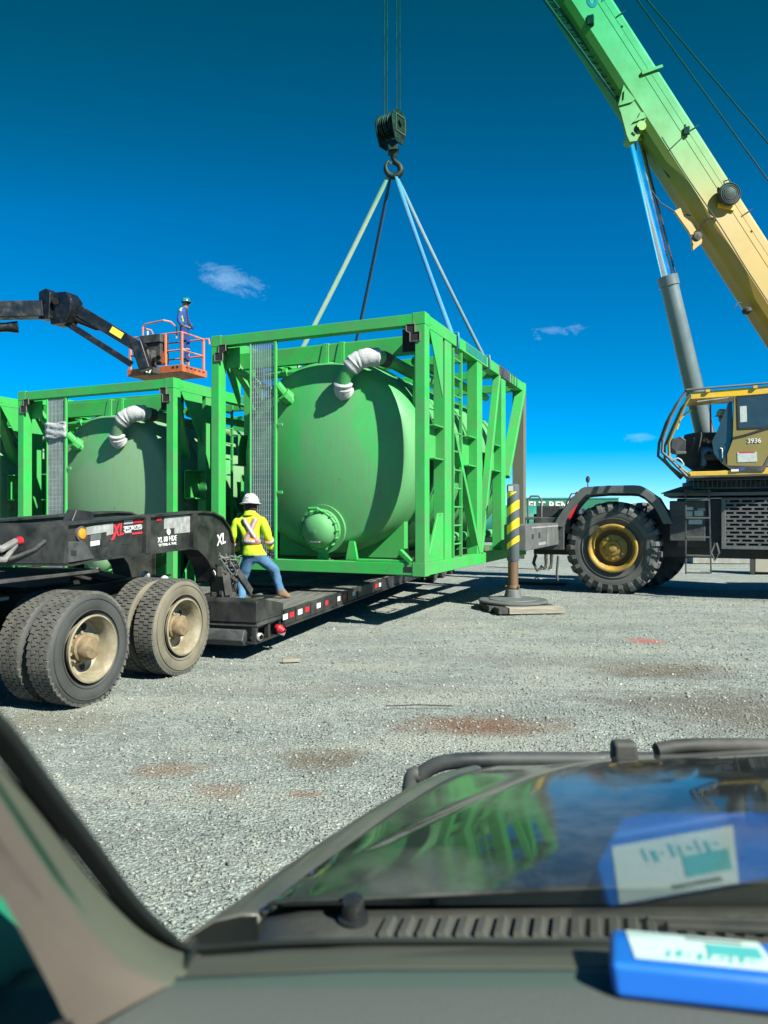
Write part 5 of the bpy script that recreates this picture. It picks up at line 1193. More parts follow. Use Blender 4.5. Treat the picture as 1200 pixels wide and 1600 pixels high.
    if hem is not None:
        for v in no:
            f = (v.co.z + base.z - hem)
            if -.01 < f < .30 and abs((v.co + base - root_p).x) < .30 and min((v.co + base - J[k]).length for k in ('haL', 'haR', 'wrL', 'wrR')) > .10:
                d = v.co + base - root_p; d.z = 0; v.co += d.normalized()*(.022*(1 - f/.30) + .012*noise.noise(v.co*7))
    o.location = base
    return tag(o, label, 'person'), base, m2
def hat(parent, c, up, fwd, m, sc=1.0, full_brim=True):
    up = V(up).normalized(); fwd = (V(fwd) - up*V(fwd).dot(up)).normalized()
    mb = MB(); br = .158 if full_brim else .125
    mb.lathe([(br*sc, -.012), ((br+.004)*sc, -.004), (.128*sc, .012), (.122*sc, .03), (.116*sc, .065), (.098*sc, .10), (.066*sc, .126), (.03*sc, .138), (.001, .14)], c, up, 32)
    sd = up.cross(fwd)
    for k in (-1, 0, 1):
        pts = [c + fwd*(math.cos(a)*.105*sc) + up*((.03 + math.sin(a)*.114)*sc) + sd*k*.035*sc for a in np.linspace(.3, 2.84, 9)]; mb.tube(pts, .008*sc, 5)
    if not full_brim:
        rows = [[c + (fwd*math.cos(a) + sd*math.sin(a))*r_*sc + up*h_*sc for a in np.linspace(-1.0, 1.0, 9)] for r_, h_ in ((.115, .012), (.15, .0), (.175, -.012))]; mb.strip(rows)
    return mb.build('hard_hat', m, parent, 0, ang=50)
def ribbon(parent, me, name, pts, axis_pts, wid, m, off=.012):
    """a tape laid on the body: for each target point shoot from outside towards the body axis"""
    bv = BVHTree.FromPolygons([v.co for v in me.vertices], [tuple(p.vertices) for p in me.polygons]); rows = []
    hit = []
    for (d, z) in pts:
        o_ = axis_pts(z); src = o_ + d.normalized()*.6; r_ = bv.ray_cast(src, (o_ - src).normalized(), 1.2)
        if r_[0] is not None and (r_[0] - o_).length < .225: hit.append((r_[0] + r_[1]*off, r_[1]))
    for i, (p, n_) in enumerate(hit):
        a = hit[max(i-1, 0)][0]; b = hit[min(i+1, len(hit)-1)][0]; t_ = (b - a).normalized(); s_ = n_.cross(t_).normalized()
        rows.append([p - s_*wid*.5, p + s_*wid*.5])
    if len(rows) > 1: return MB().strip(rows).build(name, m, parent, solid=.006)

# worker on the deck, seen from behind
Y1 = 10.65
wp = lambda px, py, dy=0.0: W(px, py, Y1 + dy)
J = dict(pelvis=wp(398, 868), belly=wp(394, 848), chest=wp(391, 822, .02), neck=wp(390.5, 800, .03), head=wp(392, 792.5, .07), crown=wp(392, 786.5, .06),
         shL=wp(370.5, 812, .02), elL=wp(363, 838, .0), wrL=wp(370, 861, .18), haL=wp(374, 868, .22), shR=wp(410, 812, .02), elR=wp(418, 836, -.02), wrR=wp(423, 856, .10), haR=wp(424.5, 864, .14),
         hipL=wp(388, 875), knL=wp(378, 905, .10), anL=wp(377, 937, -.10), toL=wp(387, 943, .05), hipR=wp(407, 874, .05), knR=wp(429, 889, .22), anR=W(437.5, 925, 10.95), toR=W(454, 933.5, 11.0))
pw1, b1_, m1 = person('person in hi vis jacket, jeans and white hard hat stepping on the trailer deck', J, [M['hivis'], M['denim'], M['skin'], M['boot'], M['glove']],
    dict(chest=0, belly=0, sh=0, el=0, wr=0, ha=4, neck=0, head=2, crown=2, hip=1, kn=1, an=1, to=3, he=3), .96,
    rad2=dict(chest=.185, belly=.165, pelvis=.15, shL=.088, shR=.088, elL=.07, elR=.07, wrL=.052, wrR=.052, neck=.07, hipL=.115, hipR=.115, knL=.082, knR=.082, anL=.062, anR=.062, toL=.052, toR=.052), hem=W(398, 867, Y1).z, hem_mat=0)
hat(pw1, J['crown'] - b1_ + V((0, -.01, -.005)), (0, .10, 1), (.5, .85, 0), M['hat_white'], 1.0, True)
MB().lathe([(.080, -.03), (.092, .0), (.094, .03), (.092, .08)], J['head'] - b1_ + V((0, -.01, -.025)), (0, 0, 1), 20).build('hair', M['hair'], pw1)
MB().lathe([(.10, -.05), (.085, -.01), (.078, .015), (.07, .005)], J['neck'] - b1_ + V((0, 0, -.01)), (0, .15, 1), 20).build('collar', M['hivis'], pw1)
axp = lambda z: (J['pelvis'] - b1_).lerp(J['neck'] - b1_, max(0, min(1, (z - (J['pelvis']-b1_).z)/((J['neck']-J['pelvis']).z))))
zc, zn = (J['belly'] - b1_).z, (J['neck'] - b1_).z
def dirv(a): return V((math.sin(a), -math.cos(a), 0))
zw = zc + .02
for wd_, m_, of in ((.085, 'hivis_orange', .010), (.05, 'reflect', .017)):
    ribbon(pw1, m1, 'waist_stripe', [(dirv(a), zw) for a in np.linspace(-1.9, 1.9, 30)], axp, wd_, M[m_], of)
    for sg in (1, -1):
        ribbon(pw1, m1, 'back_stripe', [(dirv(sg*(-.80 + 1.5*f)), zn - .10 - (zn - .10 - zw)*f) for f in np.linspace(0, 1, 18)], axp, wd_, M[m_], of + (.003 if sg > 0 else 0))
def cuff(parent, a, b, f, r_, wd_, m_):
    p, q_ = a.lerp(b, f), a.lerp(b, f + .01); MB().lathe([(r_, -wd_*.5), (r_*1.03, 0), (r_, wd_*.5)], p, (b - a), 16).build('sleeve_stripe', M[m_], parent, solid=.004)
for k_ in 'RL':
    cuff(pw1, J['el'+k_]-b1_, J['wr'+k_]-b1_, .45, .067, .08, 'hivis_orange'); cuff(pw1, J['el'+k_]-b1_, J['wr'+k_]-b1_, .45, .071, .05, 'reflect')
# worker in the basket
fl_ = LF.M @ V((-.30, .50, .03)); Y2 = fl_.y
wq = lambda px, py, dy=0.0: W(px, py, Y2 + dy)
J2 = dict(pelvis=wq(289, 515), belly=wq(288.5, 503), chest=wq(288, 491), neck=wq(288.5, 481), head=wq(290.5, 475.5), crown=wq(290.5, 471.5),
          shL=wq(286, 486, .2), elL=wq(292, 500, .26), wrL=wq(298, 508, .1), haL=wq(299, 510, .05), shR=wq(282, 486.5, -.17), elR=wq(279, 500, -.2), wrR=wq(284, 508, -.28), haR=wq(286.5, 509, -.32),
          hipL=wq(290, 518, .1), knL=wq(292, 541, .1), anL=wq(290, 562, .1), toL=wq(295, 565, .08), hipR=wq(286.5, 518, -.08), knR=wq(286, 541, -.06), anR=wq(284.5, 562, -.08), toR=wq(289, 565, -.12))
pw2, b2_, m2_ = person('person in navy coveralls and teal hard hat standing in the orange basket', J2, [M['navy'], M['skin'], M['darkboot'], M['glove'], M['hair']],
    dict(neck=4, head=1, crown=1, ha=3, to=2, he=2), .99, rad2=dict(chest=.19, belly=.175, pelvis=.17, shL=.095, shR=.095, elL=.072, elR=.072, wrL=.05, wrR=.05, neck=.085, hipL=.125, hipR=.125, knL=.092, knR=.092, anL=.065, anR=.065))
hat(pw2, J2['crown'] - b2_ - V((0, 0, .01)), (0, 0, 1), (1, -.5, 0), M['hat_blue'], 1.05, False)
MB().beam(J2['head'] - b2_ + V((.055, -.06, .015)), J2['head'] - b2_ + V((.075, .03, .015)), .05, .035).build('safety_glasses', M['seal'], pw2)
MB().tube([J2['head'] - b2_ + V((.07, -.035, .0)), J2['head'] - b2_ + V((.10, -.05, -.02)), J2['head'] - b2_ + V((.08, -.045, -.035))], [.012, .017, .012], 6).build('nose', M['skin'], pw2)
ax2 = lambda z: (J2['pelvis'] - b2_).lerp(J2['neck'] - b2_, max(0, min(1, (z - (J2['pelvis']-b2_).z)/((J2['neck']-J2['pelvis']).z))))
zp, zk = (J2['pelvis']-b2_).z, (J2['neck']-b2_).z
for a0 in (-.35, .75): ribbon(pw2, m2_, 'harness_strap', [(dirv(a0 + .35*(1-f)), zp + .05 + (zk - zp - .08)*f) for f in np.linspace(0, 1, 14)], ax2, .055, M['hivis'] if a0 < 0 else M['blackm'], .012)
ribbon(pw2, m2_, 'waist_belt', [(dirv(a), zp + .06) for a in np.linspace(-2.8, 2.8, 30)], ax2, .06, M['reflect'], .012)
for k in ('R', 'L'): MB().lathe([(.085, -.03), (.085, .03)], (J2['kn'+k]-b2_).lerp(J2['an'+k]-b2_, .25), (0,0,1), 14).build('leg_stripe', M['reflect'], pw2, solid=.004)
# operator in the crane cab
so_ = SP.M @ V((0,0,0)); 
def wo(a, b, y): p = SP.at(*s7(a + 62, b + 8), y=y); return SP.M @ p
J3 = dict(pelvis=wo(575, 690, .52), belly=wo(565, 620, .52), chest=wo(560, 540, .52), neck=wo(555, 470, .52), head=wo(540, 440, .52), crown=wo(540, 412, .52),
          shL=wo(555, 505, .70), elL=wo(520, 590, .76), wrL=wo(450, 610, .66), haL=wo(430, 600, .62), shR=wo(555, 505, .34), elR=wo(515, 590, .28), wrR=wo(445, 605, .30), haR=wo(428, 598, .31),
          hipL=wo(570, 700, .62), knL=wo(405, 650, .66), anL=wo(400, 790, .66), toL=wo(360, 810, .66), hipR=wo(570, 700, .42), knR=wo(425, 655, .38), anR=wo(410, 795, .38), toR=wo(372, 815, .38))
pw3, b3_, m3_ = person('person in grey jacket and blue jeans seated at the crane controls', J3, [M['blackm'], M['denim'], M['skin'], M['darkboot']],
    dict(hip=1, kn=1, an=1, neck=2, head=2, crown=2, ha=2, to=3, he=3), .95)
hat(pw3, J3['crown'] - b3_, (0, 0, 1), (-1, 0, 0), M['hat_white'], .9, False)
# person in camouflage trousers behind the crane front
Y4 = 23.2
wr_ = lambda px, py, dy=0.0: W(px, py, Y4 + dy)
J4 = dict(pelvis=wr_(857, 843), belly=wr_(857, 832), chest=wr_(857, 821), neck=wr_(857, 812), head=wr_(856, 805), crown=wr_(856, 801),
          shL=wr_(848, 816), elL=wr_(846, 829), wrL=wr_(849, 841, -.1), haL=wr_(850, 845, -.12), shR=wr_(866, 816), elR=wr_(868, 829), wrR=wr_(865, 841, -.1), haR=wr_(864, 845, -.12),
          hipL=wr_(853, 845), knL=wr_(853, 866), anL=wr_(853, 886), toL=wr_(849, 889, -.08), hipR=wr_(861, 845), knR=wr_(862, 866), anR=wr_(861, 886), toR=wr_(857, 889, -.1))
pw4, b4_, m4_ = person('person in camouflage trousers standing behind the crane, only the legs visible', J4, [M['camo'], M['camo'], M['skin'], M['darkboot']], dict(neck=2, head=2, crown=2, ha=2, to=3, he=3), .95)
hat(pw4, J4['crown'] - b4_, (0, 0, 1), (-1, -1, 0), M['hat_white'], .95, True)

# ================================================================== BACKGROUND THINGS
t = thing('storage_container', 'dark green container lettered in white behind the crane front', 'container', Frame(W(800, 803, 45) - V((0, 0, CAM_H)), R(-3)))
MB().bx(0, 6.4, 0, 2.4, .12, 2.66).build('body', M['signgreen'], t, .03); MB().bx(-.03, 6.43, -.03, 2.43, 2.66, 2.74).bx(-.03, 6.43, -.03, 2.43, .0, .12).build('rail', M['teal'], t)
mb = MB()
for k in range(26): mb.bx(.1 + k*.24, .2 + k*.24, -.025, 0, .15, 1.5)
mb.build('corrugation', M['signgreen'], t)['kind'] = 'stuff'
f_ = Frame(t.location, R(-3)); q = f_.at(857, 790.5, y=-.03); text('ELT REN', .66, (q.x, -.03, q.z), (1,0,0), (0,0,1), M['white'], t, .01, bold=.02)
t = thing('storage_tank', 'small teal round storage tank seen between the posts of the hung tank frame', 'tank', Frame(W(735, 803, 30) - V((0, 0, CAM_H)), R(-10)))
MB().lathe([(.001, 0), (.5, .06), (.72, .3), (.75, .5), (.75, 3.6), (.72, 3.8), (.5, 4.0), (.001, 4.06)], (-1.2, 0, 1.35), (1,0,0), 32).build('shell', M['teal'], t)
for x in (-.6, 1.9): MB().bx(x, x+.25, -.6, .6, 0, .85).build('saddle', M['crane_dark'], t)
bm_ = MB().bx(0, 1.48, 0, .75, .02, .72).mesh('block', M['concrete']); bm2 = MB().bx(.5, .98, .25, .5, .72, .80).mesh('lifting_key', M['concrete'])
for k in range(4):
    fb = Frame(W(1083 + k*33, 803, 26 - k*.05) - V((0, 0, CAM_H)), R(-6)); t = thing('concrete_block', ('concrete block beside the blue bin, first of the row under the crane', 'concrete block second from the blue bin under the crane', 'concrete block third from the blue bin under the crane', 'concrete block at the end of the row beside the beige box')[k], 'block', fb, 'concrete blocks behind the crane'); t.scale = (.48, 1, .85)
    link('block', bm_, t); link('lifting_key', bm2, t)
t = thing('steel_bin', 'blue steel bin standing beyond the crane ladder', 'bin', Frame(W(1046, 803, 29) - V((0, 0, CAM_H)), R(-12)))
MB().prism([(0, 0), (.55, 0), (.62, .7), (-.06, .7)], (0, 0, .03), (1,0,0), (0,0,1), (0, .9, 0)).build('body', M['bluebin'], t, .01); MB().bx(-.09, .65, -.03, .93, .73, .79).build('rim', M['plate'], t); MB().bx(.03, .10, -.02, 0, .05, .7).build('rib', M['plate'], t)
t = thing('beige_box', 'beige metal box with a dark post beside it at the right picture edge', 'box', Frame(W(1176, 803, 21.5) - V((0, 0, CAM_H)), R(-20)))
MB().bx(.06, 1.8, 0, .8, .06, .62).bx(.06, 1.8, .02, .78, .66, 1.05).build('body', M['beige'], t, .02); MB().bx(.02, 1.84, -.03, .83, .62, .66).build('lid_joint', M['crane_dark'], t); MB().bx(-.06, .05, 0, .12, 0, 1.2).build('post', M['crane_dark'], t); MB().bx(.1, 1.7, .1, .7, 0, .06).build('skid', M['crane_dark'], t)
fx = Frame(CR.M @ V((-1.0, .02, 1.66)), CR.ang)
t = thing('fire_extinguisher', 'red fire extinguisher leaning against the front of the crane fender', 'extinguisher', fx)
ex_ = V((.38, 0, .82)).normalized()
MB().lathe([(.001, 0), (.085, .01), (.10, .05), (.10, .42), (.08, .49), (.04, .53), (.035, .57)], (0, 0, 0), ex_, 20).build('cylinder', M['red'], t)
MB().lathe([(.05, .56), (.055, .62), (.03, .64), (.001, .645)], (0, 0, 0), ex_, 14).beam(ex_*.6, ex_*.66 + V((.12, -.04, 0)), .05, .03).build('valve', M['red'], t)
MB().tube([ex_*.6, ex_*.58 + V((-.12, -.05, .02)), ex_*.40 + V((-.14, -.06, 0)), ex_*.2 + V((-.12, -.06, 0))], .018, 6).build('hose', M['blackm'], t)
p = W(857, 911, 1.75*FPX/(911-HOR)); 
t = thing('steel_mat', 'dark flat steel mat on the ground under the crane', 'mat', Frame((p.x-.3, p.y, .0), R(-20))); MB().bx(-.6, .75, -.35, .35, .005, .05).build('plate', M['blackm'], t, .01); MB().tube([(-.1, 0, .05), (0, 0, .16), (.1, 0, .05)], .02, 6).build('lifting_eye', M['steel'], t)
# loose scraps on the gravel
for (px, py, m_, lab) in ((455, 1034, 'wood', 'small broken bit of brown wood lying on the gravel'), (655, 1106, 'blackm', 'thin dark stick lying beside the rust stain')):
    p = W(px, py, CAM_H*FPX/(py-HOR)); t = thing('wood_scrap', lab, 'wood', Frame((p.x, p.y, 0), R(10)))
    (MB().bx(-.1, .1, -.03, .03, .0, .04) if px < 500 else MB().tube([(-.3, .05, .02), (0, 0, .03), (.3, -.05, .02)], .006, 5)).build('piece', M[m_], t, .003 if px < 500 else 0)

# ================================================================== PICKUP TRUCK (the vehicle the picture is taken from)
pk = thing('pickup_truck', 'dusty black pickup truck seen from its driver seat, hood, cowl and dashboard', 'truck', loc=(0, 0, 0))
def pkp(name, mb, m, bevel=0, parent=None, **k): return mb.build(name, m, parent or pk, bevel, **k)
def WZ(px, py, z): return W(px, py, (CAM_H - z)*FPX/(py - HOR))
def cat(P, t):
    """Catmull-Rom through the points P at t in 0..1"""
    n = len(P)-1; x = min(max(t, 0), 1)*n; i = min(int(x), n-1); f = x - i
    p0, p1, p2, p3 = P[max(i-1, 0)], P[i], P[i+1], P[min(i+2, n)]
    return .5*((2*p1) + (p2-p0)*f + (2*p0-5*p1+4*p2-p3)*f*f + (3*p1-p0-3*p2+p3)*f**3)
Fl = [WZ(296, 1462, 1.165), WZ(395, 1392, 1.155), WZ(500, 1318, 1.135), WZ(600, 1254, 1.11), WZ(668, 1221, 1.085), WZ(735, 1203, 1.055)]
Sl = [WZ(404, 1428, 1.19), WZ(470, 1372, 1.18), WZ(545, 1316, 1.162), WZ(630, 1257, 1.135), WZ(700, 1216, 1.105), WZ(752, 1200, 1.08)]
Rl = [WZ(432, 1411, 1.205), WZ(520, 1362, 1.198), WZ(640, 1301, 1.185), WZ(770, 1243, 1.162), WZ(880, 1200, 1.13), WZ(960, 1184, 1.10)]
Cl = [V((Rl[0].x+.85, Rl[0].y-.01, 1.232)), V((Rl[1].x+.85, Rl[1].y-.02, 1.226)), V((Rl[2].x+.82, Rl[2].y-.02, 1.21)), V((Rl[3].x+.75, Rl[3].y+.01, 1.183)), V((Rl[4].x+.70, Rl[4].y+.02, 1.145)), V((Rl[5].x+.62, Rl[5].y+.02, 1.112))]
El = [p + V((.95, -.08, -.02)) for p in Cl]
NV = 30
rows = []
for i in range(NV+1):
    t = i/NV; f, s, r_, c, e = cat(Fl, t), cat(Sl, t), cat(Rl, t), cat(Cl, t), cat(El, t)
    m = (s+r_)/2 + V((0, 0, -.006)); row = [s + V((.006, 0, .0)), s.lerp(m, .3) + V((0, 0, .003)), m, m.lerp(r_, .7) - V((0,0,.002)), r_ - V((.012, 0, .001)), r_ + V((.02, 0, .003))]
    row += [r_.lerp(c, k) + V((0, 0, .012*math.sin(k*math.pi/2))) for k in (.12, .3, .5, .75, 1.0)] + [c.lerp(e, k) + V((0,0,.01*(1-k))) for k in (.3, .6, 1.0)]
    rows.append(row)
last = rows[-1]
for dy, dz in ((.018, -.006), (.030, -.022), (.034, -.06), (.02, -.13)): rows.append([p + V((0, dy, dz)) for p in last])
hood = pkp('hood', MB().strip(rows), M['hood'], ang=60, solid=.004)
rows = []
for i in range(NV+1):
    t = i/NV; f, s = cat(Fl, t), cat(Sl, t)
    rows.append([f + V((-.10, 0, -.75)), f + V((-.10, 0, -.30)), f + V((-.065, 0, -.10)), f + V((-.028, 0, -.032)), f, f.lerp(s, .35) + V((0, 0, .010)), f.lerp(s, .75) + V((0, 0, .006)), s + V((-.002, 0, -.002)), s + V((.0, 0, -.03))])
lastf = rows[-1]; rows.append([p + V((.02, .03, -.02)) for p in lastf]); rows.append([p + V((.04, .05, -.08)) for p in lastf])
pkp('fender', MB().strip(rows), M['fender'], ang=60, solid=.004)
fy = 2.02
pkp('front_face', MB().bx(.12, 2.0, 1.86, 1.96, .55, .97), M['blackm'], .02)
pkp('bumper', MB().bx(-.02, 2.1, 1.95, 2.12, .42, .62), M['blackm'], .04)
# tube guard across the front
q = [WZ(628, 1248, .93), WZ(640, 1229, .955), WZ(657, 1210, .99), WZ(682, 1195, 1.02), WZ(715, 1188.5, 1.035), WZ(770, 1187, 1.038), WZ(860, 1187, 1.038), WZ(935, 1187.5, 1.038), WZ(1000, 1187, 1.038), V((1.6, 2.04, 1.03)), V((1.9, 2.0, .95))]
q[0] = q[1] + V((-.02, -.02, -.35))
fine = [cat(q, k/60) for k in range(61)]
pkp('brush_guard', MB().tube(fine, .0225, 16), M['crane_dark'], ang=60)
a = W(975, 1180, 2.02); pkp('guard_upright', MB().bx(a.x-.034, a.x+.034, a.y-.02, a.y+.03, .6, W(975, 1157, 2.02).z), M['blackm'], .014)
q = [W(1025, 1172, 2.04), W(1060, 1166, 2.05), W(1120, 1164, 2.05), W(1190, 1165, 2.05), W(1260, 1168, 2.05)]
pkp('guard_hoop', MB().tube([cat(q, k/24) for k in range(25)], .02, 12), M['blackm'], ang=60)
# cowl with louvres below the glass
cy0, cy1, zc_ = .80, 1.015, 1.195
rows = []
for k in range(26):
    x = -.165 + k*.08; bow = -.10*max(0, (-.06 - x))/.3 if x < -.06 else 0
    y_near = .79 + .55*bow; y_far = 1.045 + .10*bow
    rows.append([V((x, y_near, 1.165)), V((x, y_near + .05, 1.178)), V((x, (y_near+y_far)/2, 1.185)), V((x, y_far - .02, 1.188)), V((x, y_far + .03, 1.180))])
pkp('cowl', MB().strip(rows), M['cowl'], ang=60, solid=.004)
lm = MB().add([(-.010, -.028, 0), (.012, -.028, 0), (.028, .028, 0), (.006, .028, 0), (-.010, -.028, .011), (.004, -.028, .013), (.020, .028, .013), (.006, .028, .011)], [(0,3,2,1),(4,5,6,7),(0,1,5,4),(1,2,6,5),(2,3,7,6),(3,0,4,7)]).mesh('louvre', M['cowl'])
for k in range(40):
    o = link('louvre', lm, pk); o.location = (.0 + k*.0255, 1.0, 1.187); o.scale = (.72, .72, .8)
p = WZ(552, 1442, 1.185); pkp('wiper_pivot', MB().lathe([(.022, 0), (.021, .012), (.0155, .014), (.0155, .034), (.013, .038), (.001, .039)], p, (0,-.15,1), 24), M['dark_knob'], 0)
pkp('wiper_arm', MB().beam(WZ(1040, 1445, 1.20), WZ(1230, 1452, 1.20), .012, .008).beam(WZ(1010, 1437, 1.195), WZ(1230, 1443, 1.2), .006, .012), M['blackm'], .002)
# windshield: plane Y + z = GK
GK = 2.068
def GP(px, py, off=0.0):
    d = ray(px, py); t = (GK - CAM_H)/(d.y + d.z); return V((0, 0, CAM_H)) + d*t
u_ = V((0, -1, 1)).normalized(); gn = V((0, 1, 1)).normalized()
def gmat():
    m = bpy.data.materials.new('windshield_glass'); m.use_nodes = True; t = m.node_tree; t.nodes.clear()
    o = t.nodes.new('ShaderNodeOutputMaterial'); v = t.nodes.new('ShaderNodeVolumeAbsorption'); t.links.new(v.outputs[0], o.inputs['Volume']); return m, v
gm, gv = gmat(); gv.inputs['Color'].default_value = (.70, 1.0, .88, 1); gv.inputs['Density'].default_value = 14
base_y = .7475
st = lambda py: ((GP(600, py) - V((0, base_y, GK-base_y))).dot(u_))
def gslab(name, m, x0, x1, s0, s1, w0, w1, off, parent, x1h=None):
    """a closed pane from s0 to s1 up the slope, w0 and w1 thick at its foot and head"""
    b = V((0, base_y, GK - base_y)); c = []
    for s, w_ in ((s0, w0), (s1, w1)):
        for x in (x0, x1 if s == s0 or x1h is None else x1h):
            for k in (0, 1): c.append(b + V((x, 0, 0)) + u_*s + gn*(off + k*w_))
    return MB().add(c, [(0,2,3,1), (4,5,7,6), (0,4,6,2), (1,3,7,5), (0,1,5,4), (2,6,7,3)]).build(name, m, parent)
SEAL_X0 = -.185
pane = gslab('windshield', gm, -.30, 1.2, -.01, st(-30), .005, .005, 0, pk)
sm_, sv_ = gmat(); sm_.name = 'shade_band_glass'; sv_.inputs['Color'].default_value = (.10, .90, .78, 1); sv_.inputs['Density'].default_value = 400
s_lo, s_hi = st(335), st(-30)
band = gslab('shade_band', sm_, -.299, .121, s_lo, s_hi, .0002, .0075, .0055, pane, .104)
# added glossy film on this part of the glass only, to mirror the box
fm = bpy.data.materials.new('glass_reflection'); fm.use_nodes = True; t = fm.node_tree; t.nodes.clear()
o_ = t.nodes.new('ShaderNodeOutputMaterial'); tb = t.nodes.new('ShaderNodeBsdfTransparent'); gb = t.nodes.new('ShaderNodeBsdfGlossy'); gb.inputs['Roughness'].default_value = .0; gb.inputs['Color'].default_value = (1,1,1,1)
fr = t.nodes.new('ShaderNodeFresnel'); fr.inputs['IOR'].default_value = 1.52; m2x = t.nodes.new('ShaderNodeMath'); m2x.operation = 'MULTIPLY'; m2x.inputs[1].default_value = 1.25; t.links.new(fr.outputs[0], m2x.inputs[0]); mn_ = t.nodes.new('ShaderNodeMath'); mn_.operation = 'MINIMUM'; mn_.inputs[1].default_value = .17; t.links.new(m2x.outputs[0], mn_.inputs[0]); m2x = mn_
mxs = t.nodes.new('ShaderNodeMixShader'); t.links.new(m2x.outputs[0], mxs.inputs[0]); t.links.new(tb.outputs[0], mxs.inputs[1]); t.links.new(gb.outputs[0], mxs.inputs[2]); t.links.new(mxs.outputs[0], o_.inputs['Surface'])
gslab('reflection_film', fm, GP(905, 1400).x, 1.0, .0, st(1268), .0004, .0004, -.0012, pane)
# black seal along the foot and the left side
q = [GP(*p) for p in ((-40, 1095), (0, 1136), (60, 1216), (130, 1308), (200, 1400), (250, 1450), (290, 1473), (330, 1474), (420, 1468), (560, 1464), (760, 1464), (960, 1469), (1250, 1482))]
fine = [cat(q, k/80) for k in range(81)]
rws = []
for i, p in enumerate(fine):
    a, b = fine[max(i-1, 0)], fine[min(i+1, 80)]; tg = (b-a).normalized(); sd = gn.cross(tg).normalized(); wv = .0125 if i < 36 else .0095
    rws.append([p - sd*wv - gn*.004, p - sd*wv*.5 + gn*.002 - gn*.008, p + sd*wv*.6 - gn*.006, p + sd*wv - gn*.001])
pkp('windshield_seal', MB().strip(rws), M['seal'], ang=60, solid=.003)
# pillar trim
def Wd(px, py, Y): return W(px, py, Y)
pa = [GP(*p) - gn*.004 for p in ((-40, 1140), (0, 1185), (70, 1268), (150, 1372), (215, 1440), (262, 1472), (306, 1487))]
pb = [Wd(-60, 1190, .40), Wd(-20, 1290, .42), Wd(40, 1370, .47), Wd(110, 1448, .53), Wd(180, 1500, .59), Wd(240, 1520, .63), Wd(284, 1530, .655)]
pc_ = [Wd(-120, 1260, .36), Wd(-45, 1345, .385), Wd(8, 1405, .43), Wd(46, 1472, .47), Wd(84, 1545, .51), Wd(108, 1590, .54), Wd(140, 1606, .565)]
pd_ = [p + V((-.006, .05, -.02)) for p in pc_]
rws = []
for k in range(41):
    t = k/40; a, b, c, d = (cat(P, t) for P in (pa, pb, pc_, pd_))
    rws.append([a, a.lerp(b, .25) + V((.004, -.004, .006)), a.lerp(b, .55) + V((.004, -.004, .006)), a.lerp(b, .8) + V((.003, -.002, .004)), b + V((.0, -.004, -.001)), b.lerp(c, .25) + V((.002, -.004, .004)), b.lerp(c, .6) + V((.002, -.004, .004)), c, d])
pkp('pillar_trim', MB().strip(rws), M['trim'], ang=70, solid=.003)
pkp('door_panel', MB().prism([(.05, 1.52), (.60, 1.50), (.66, 1.44), (.72, 1.38), (.80, 1.30), (.85, 1.20), (.85, .9), (.05, .9)], (-.46, 0, 0), (0,1,0), (0,0,1), (.125, 0, 0)), M['doorgreen'], .02)
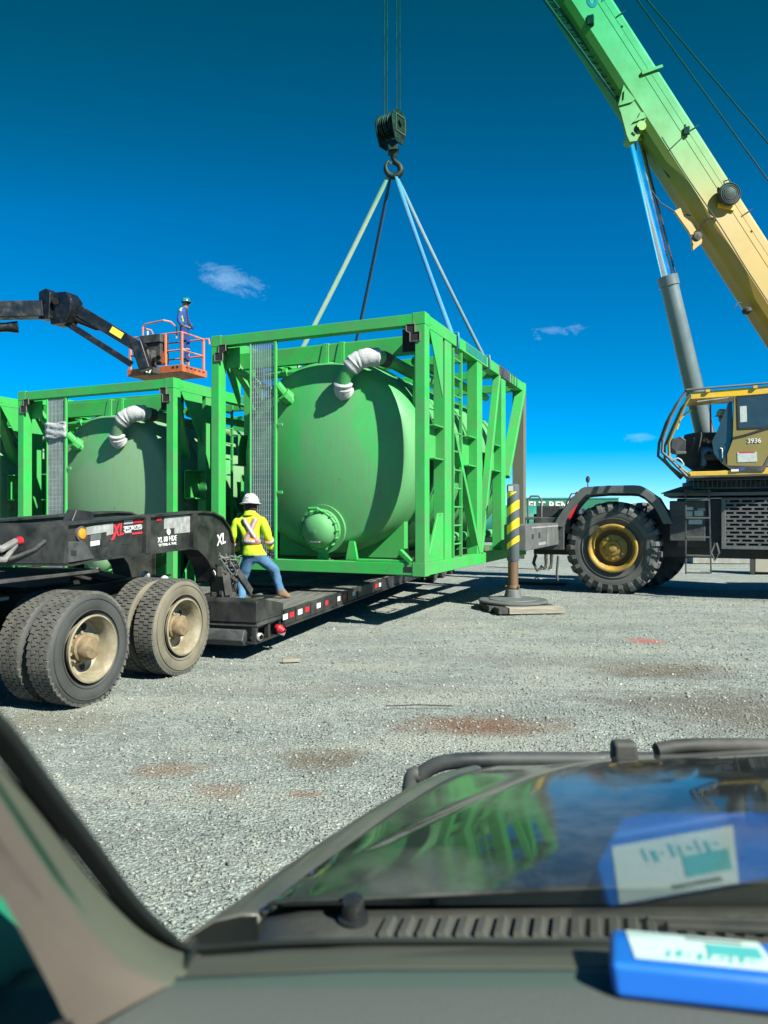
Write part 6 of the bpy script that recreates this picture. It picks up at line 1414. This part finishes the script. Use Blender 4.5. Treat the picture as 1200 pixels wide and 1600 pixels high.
# dashboard: back strip, rounded lip, main pad
def dz_(x): return 0
def drow(x):
    b = .030*max(0, -x-.02)/.16
    return [V((x, .752-b*.6, 1.306)), V((x, .738-b*.6, 1.318)), V((x, .715-b*.5, 1.326)), V((x, .672-b*.4, 1.338-b*.1)), V((x, .664-b*.4, 1.3405)), V((x, .655-b*.4, 1.3415)), V((x, .625, 1.3425)), V((x, .58, 1.338)), V((x, .54, 1.325)), V((x, .50, 1.30)), V((x, .47, 1.25)), V((x, .46, 1.15))]
xs = np.linspace(-.34, 1.1, 49)
R1 = [drow(x)[:5] for x in xs]; R2 = [drow(x)[4:] for x in xs]
pkp('dash_strip', MB().strip(R1), M['dash2'], ang=60, solid=.003); pkp('dash_pad', MB().strip(R2), M['dash'], ang=60, solid=.003)
pkp('dash_seam', MB().tube([cat([W(308, 1478, .728) , W(298, 1500, .70), W(282, 1527, .668), W(250, 1536, .64), W(190, 1556, .60), W(120, 1592, .55), W(60, 1625, .52)], k/30) + V((0, 0, .003)) for k in range(31)], .0028, 6), M['seal'])
# blue box with a white label on the dash
bp_ = W(957, 1502, .62); yaw = R(-10)
bf_ = Frame(bp_, yaw)
bt = thing('blue_case', 'bright blue flat case with white printed label on the dashboard', 'case', bf_)
tilt = R(-9); BWd, BDp, BHt = .26, .078, .030
def bxp(x, y, z): return V((x, y*math.cos(tilt) - z*math.sin(tilt), y*math.sin(tilt) + z*math.cos(tilt)))
poly = [(0, -.006), (.012, 0), (.012, BDp-.006)]
c = [bxp(x, y, z) for z, (ins) in ((-BHt, .004), (0, .0)) for x, y in ((-.004+ins, 0+ins*.5), (BWd-ins, 0+ins*.5), (BWd-ins, BDp), (.006+ins, BDp))]
MB().add(c, [(0,3,2,1),(4,5,6,7),(0,1,5,4),(1,2,6,5),(2,3,7,6),(3,0,4,7)]).build('case_body', M['blue'], bt, .007)
def lab(name, x0, x1, y0, y1, h, m, skew=0, parent=None):
    return MB().add([bxp(x, y, z) for z in (h, h+.0004) for x, y in ((x0, y0), (x1, y0), (x1+skew, y1), (x0+skew, y1))], [(0,3,2,1),(4,5,6,7),(0,1,5,4),(1,2,6,5),(2,3,7,6),(3,0,4,7)]).build(name, m, parent or bt)
lb = lab('label', .020, .135, .012, .072, .0003, M['paper'])
lab('print_bar', .084, .128, .034, .056, .0009, M['teal_ink'], .002, lb)
mb = MB()
lab('print_line', .070, .118, .062, .066, .0009, M['ink'], .002, lb)
for k in range(9): lab('print_stroke', .046 + k*.0085, .046 + k*.0085 + (.0028, .0046, .0018, .0036)[k % 4], .019 + .003*((k*7) % 3), (.033, .029, .035)[(k*5) % 3], .0009, M['teal_ink'], .004, lb)
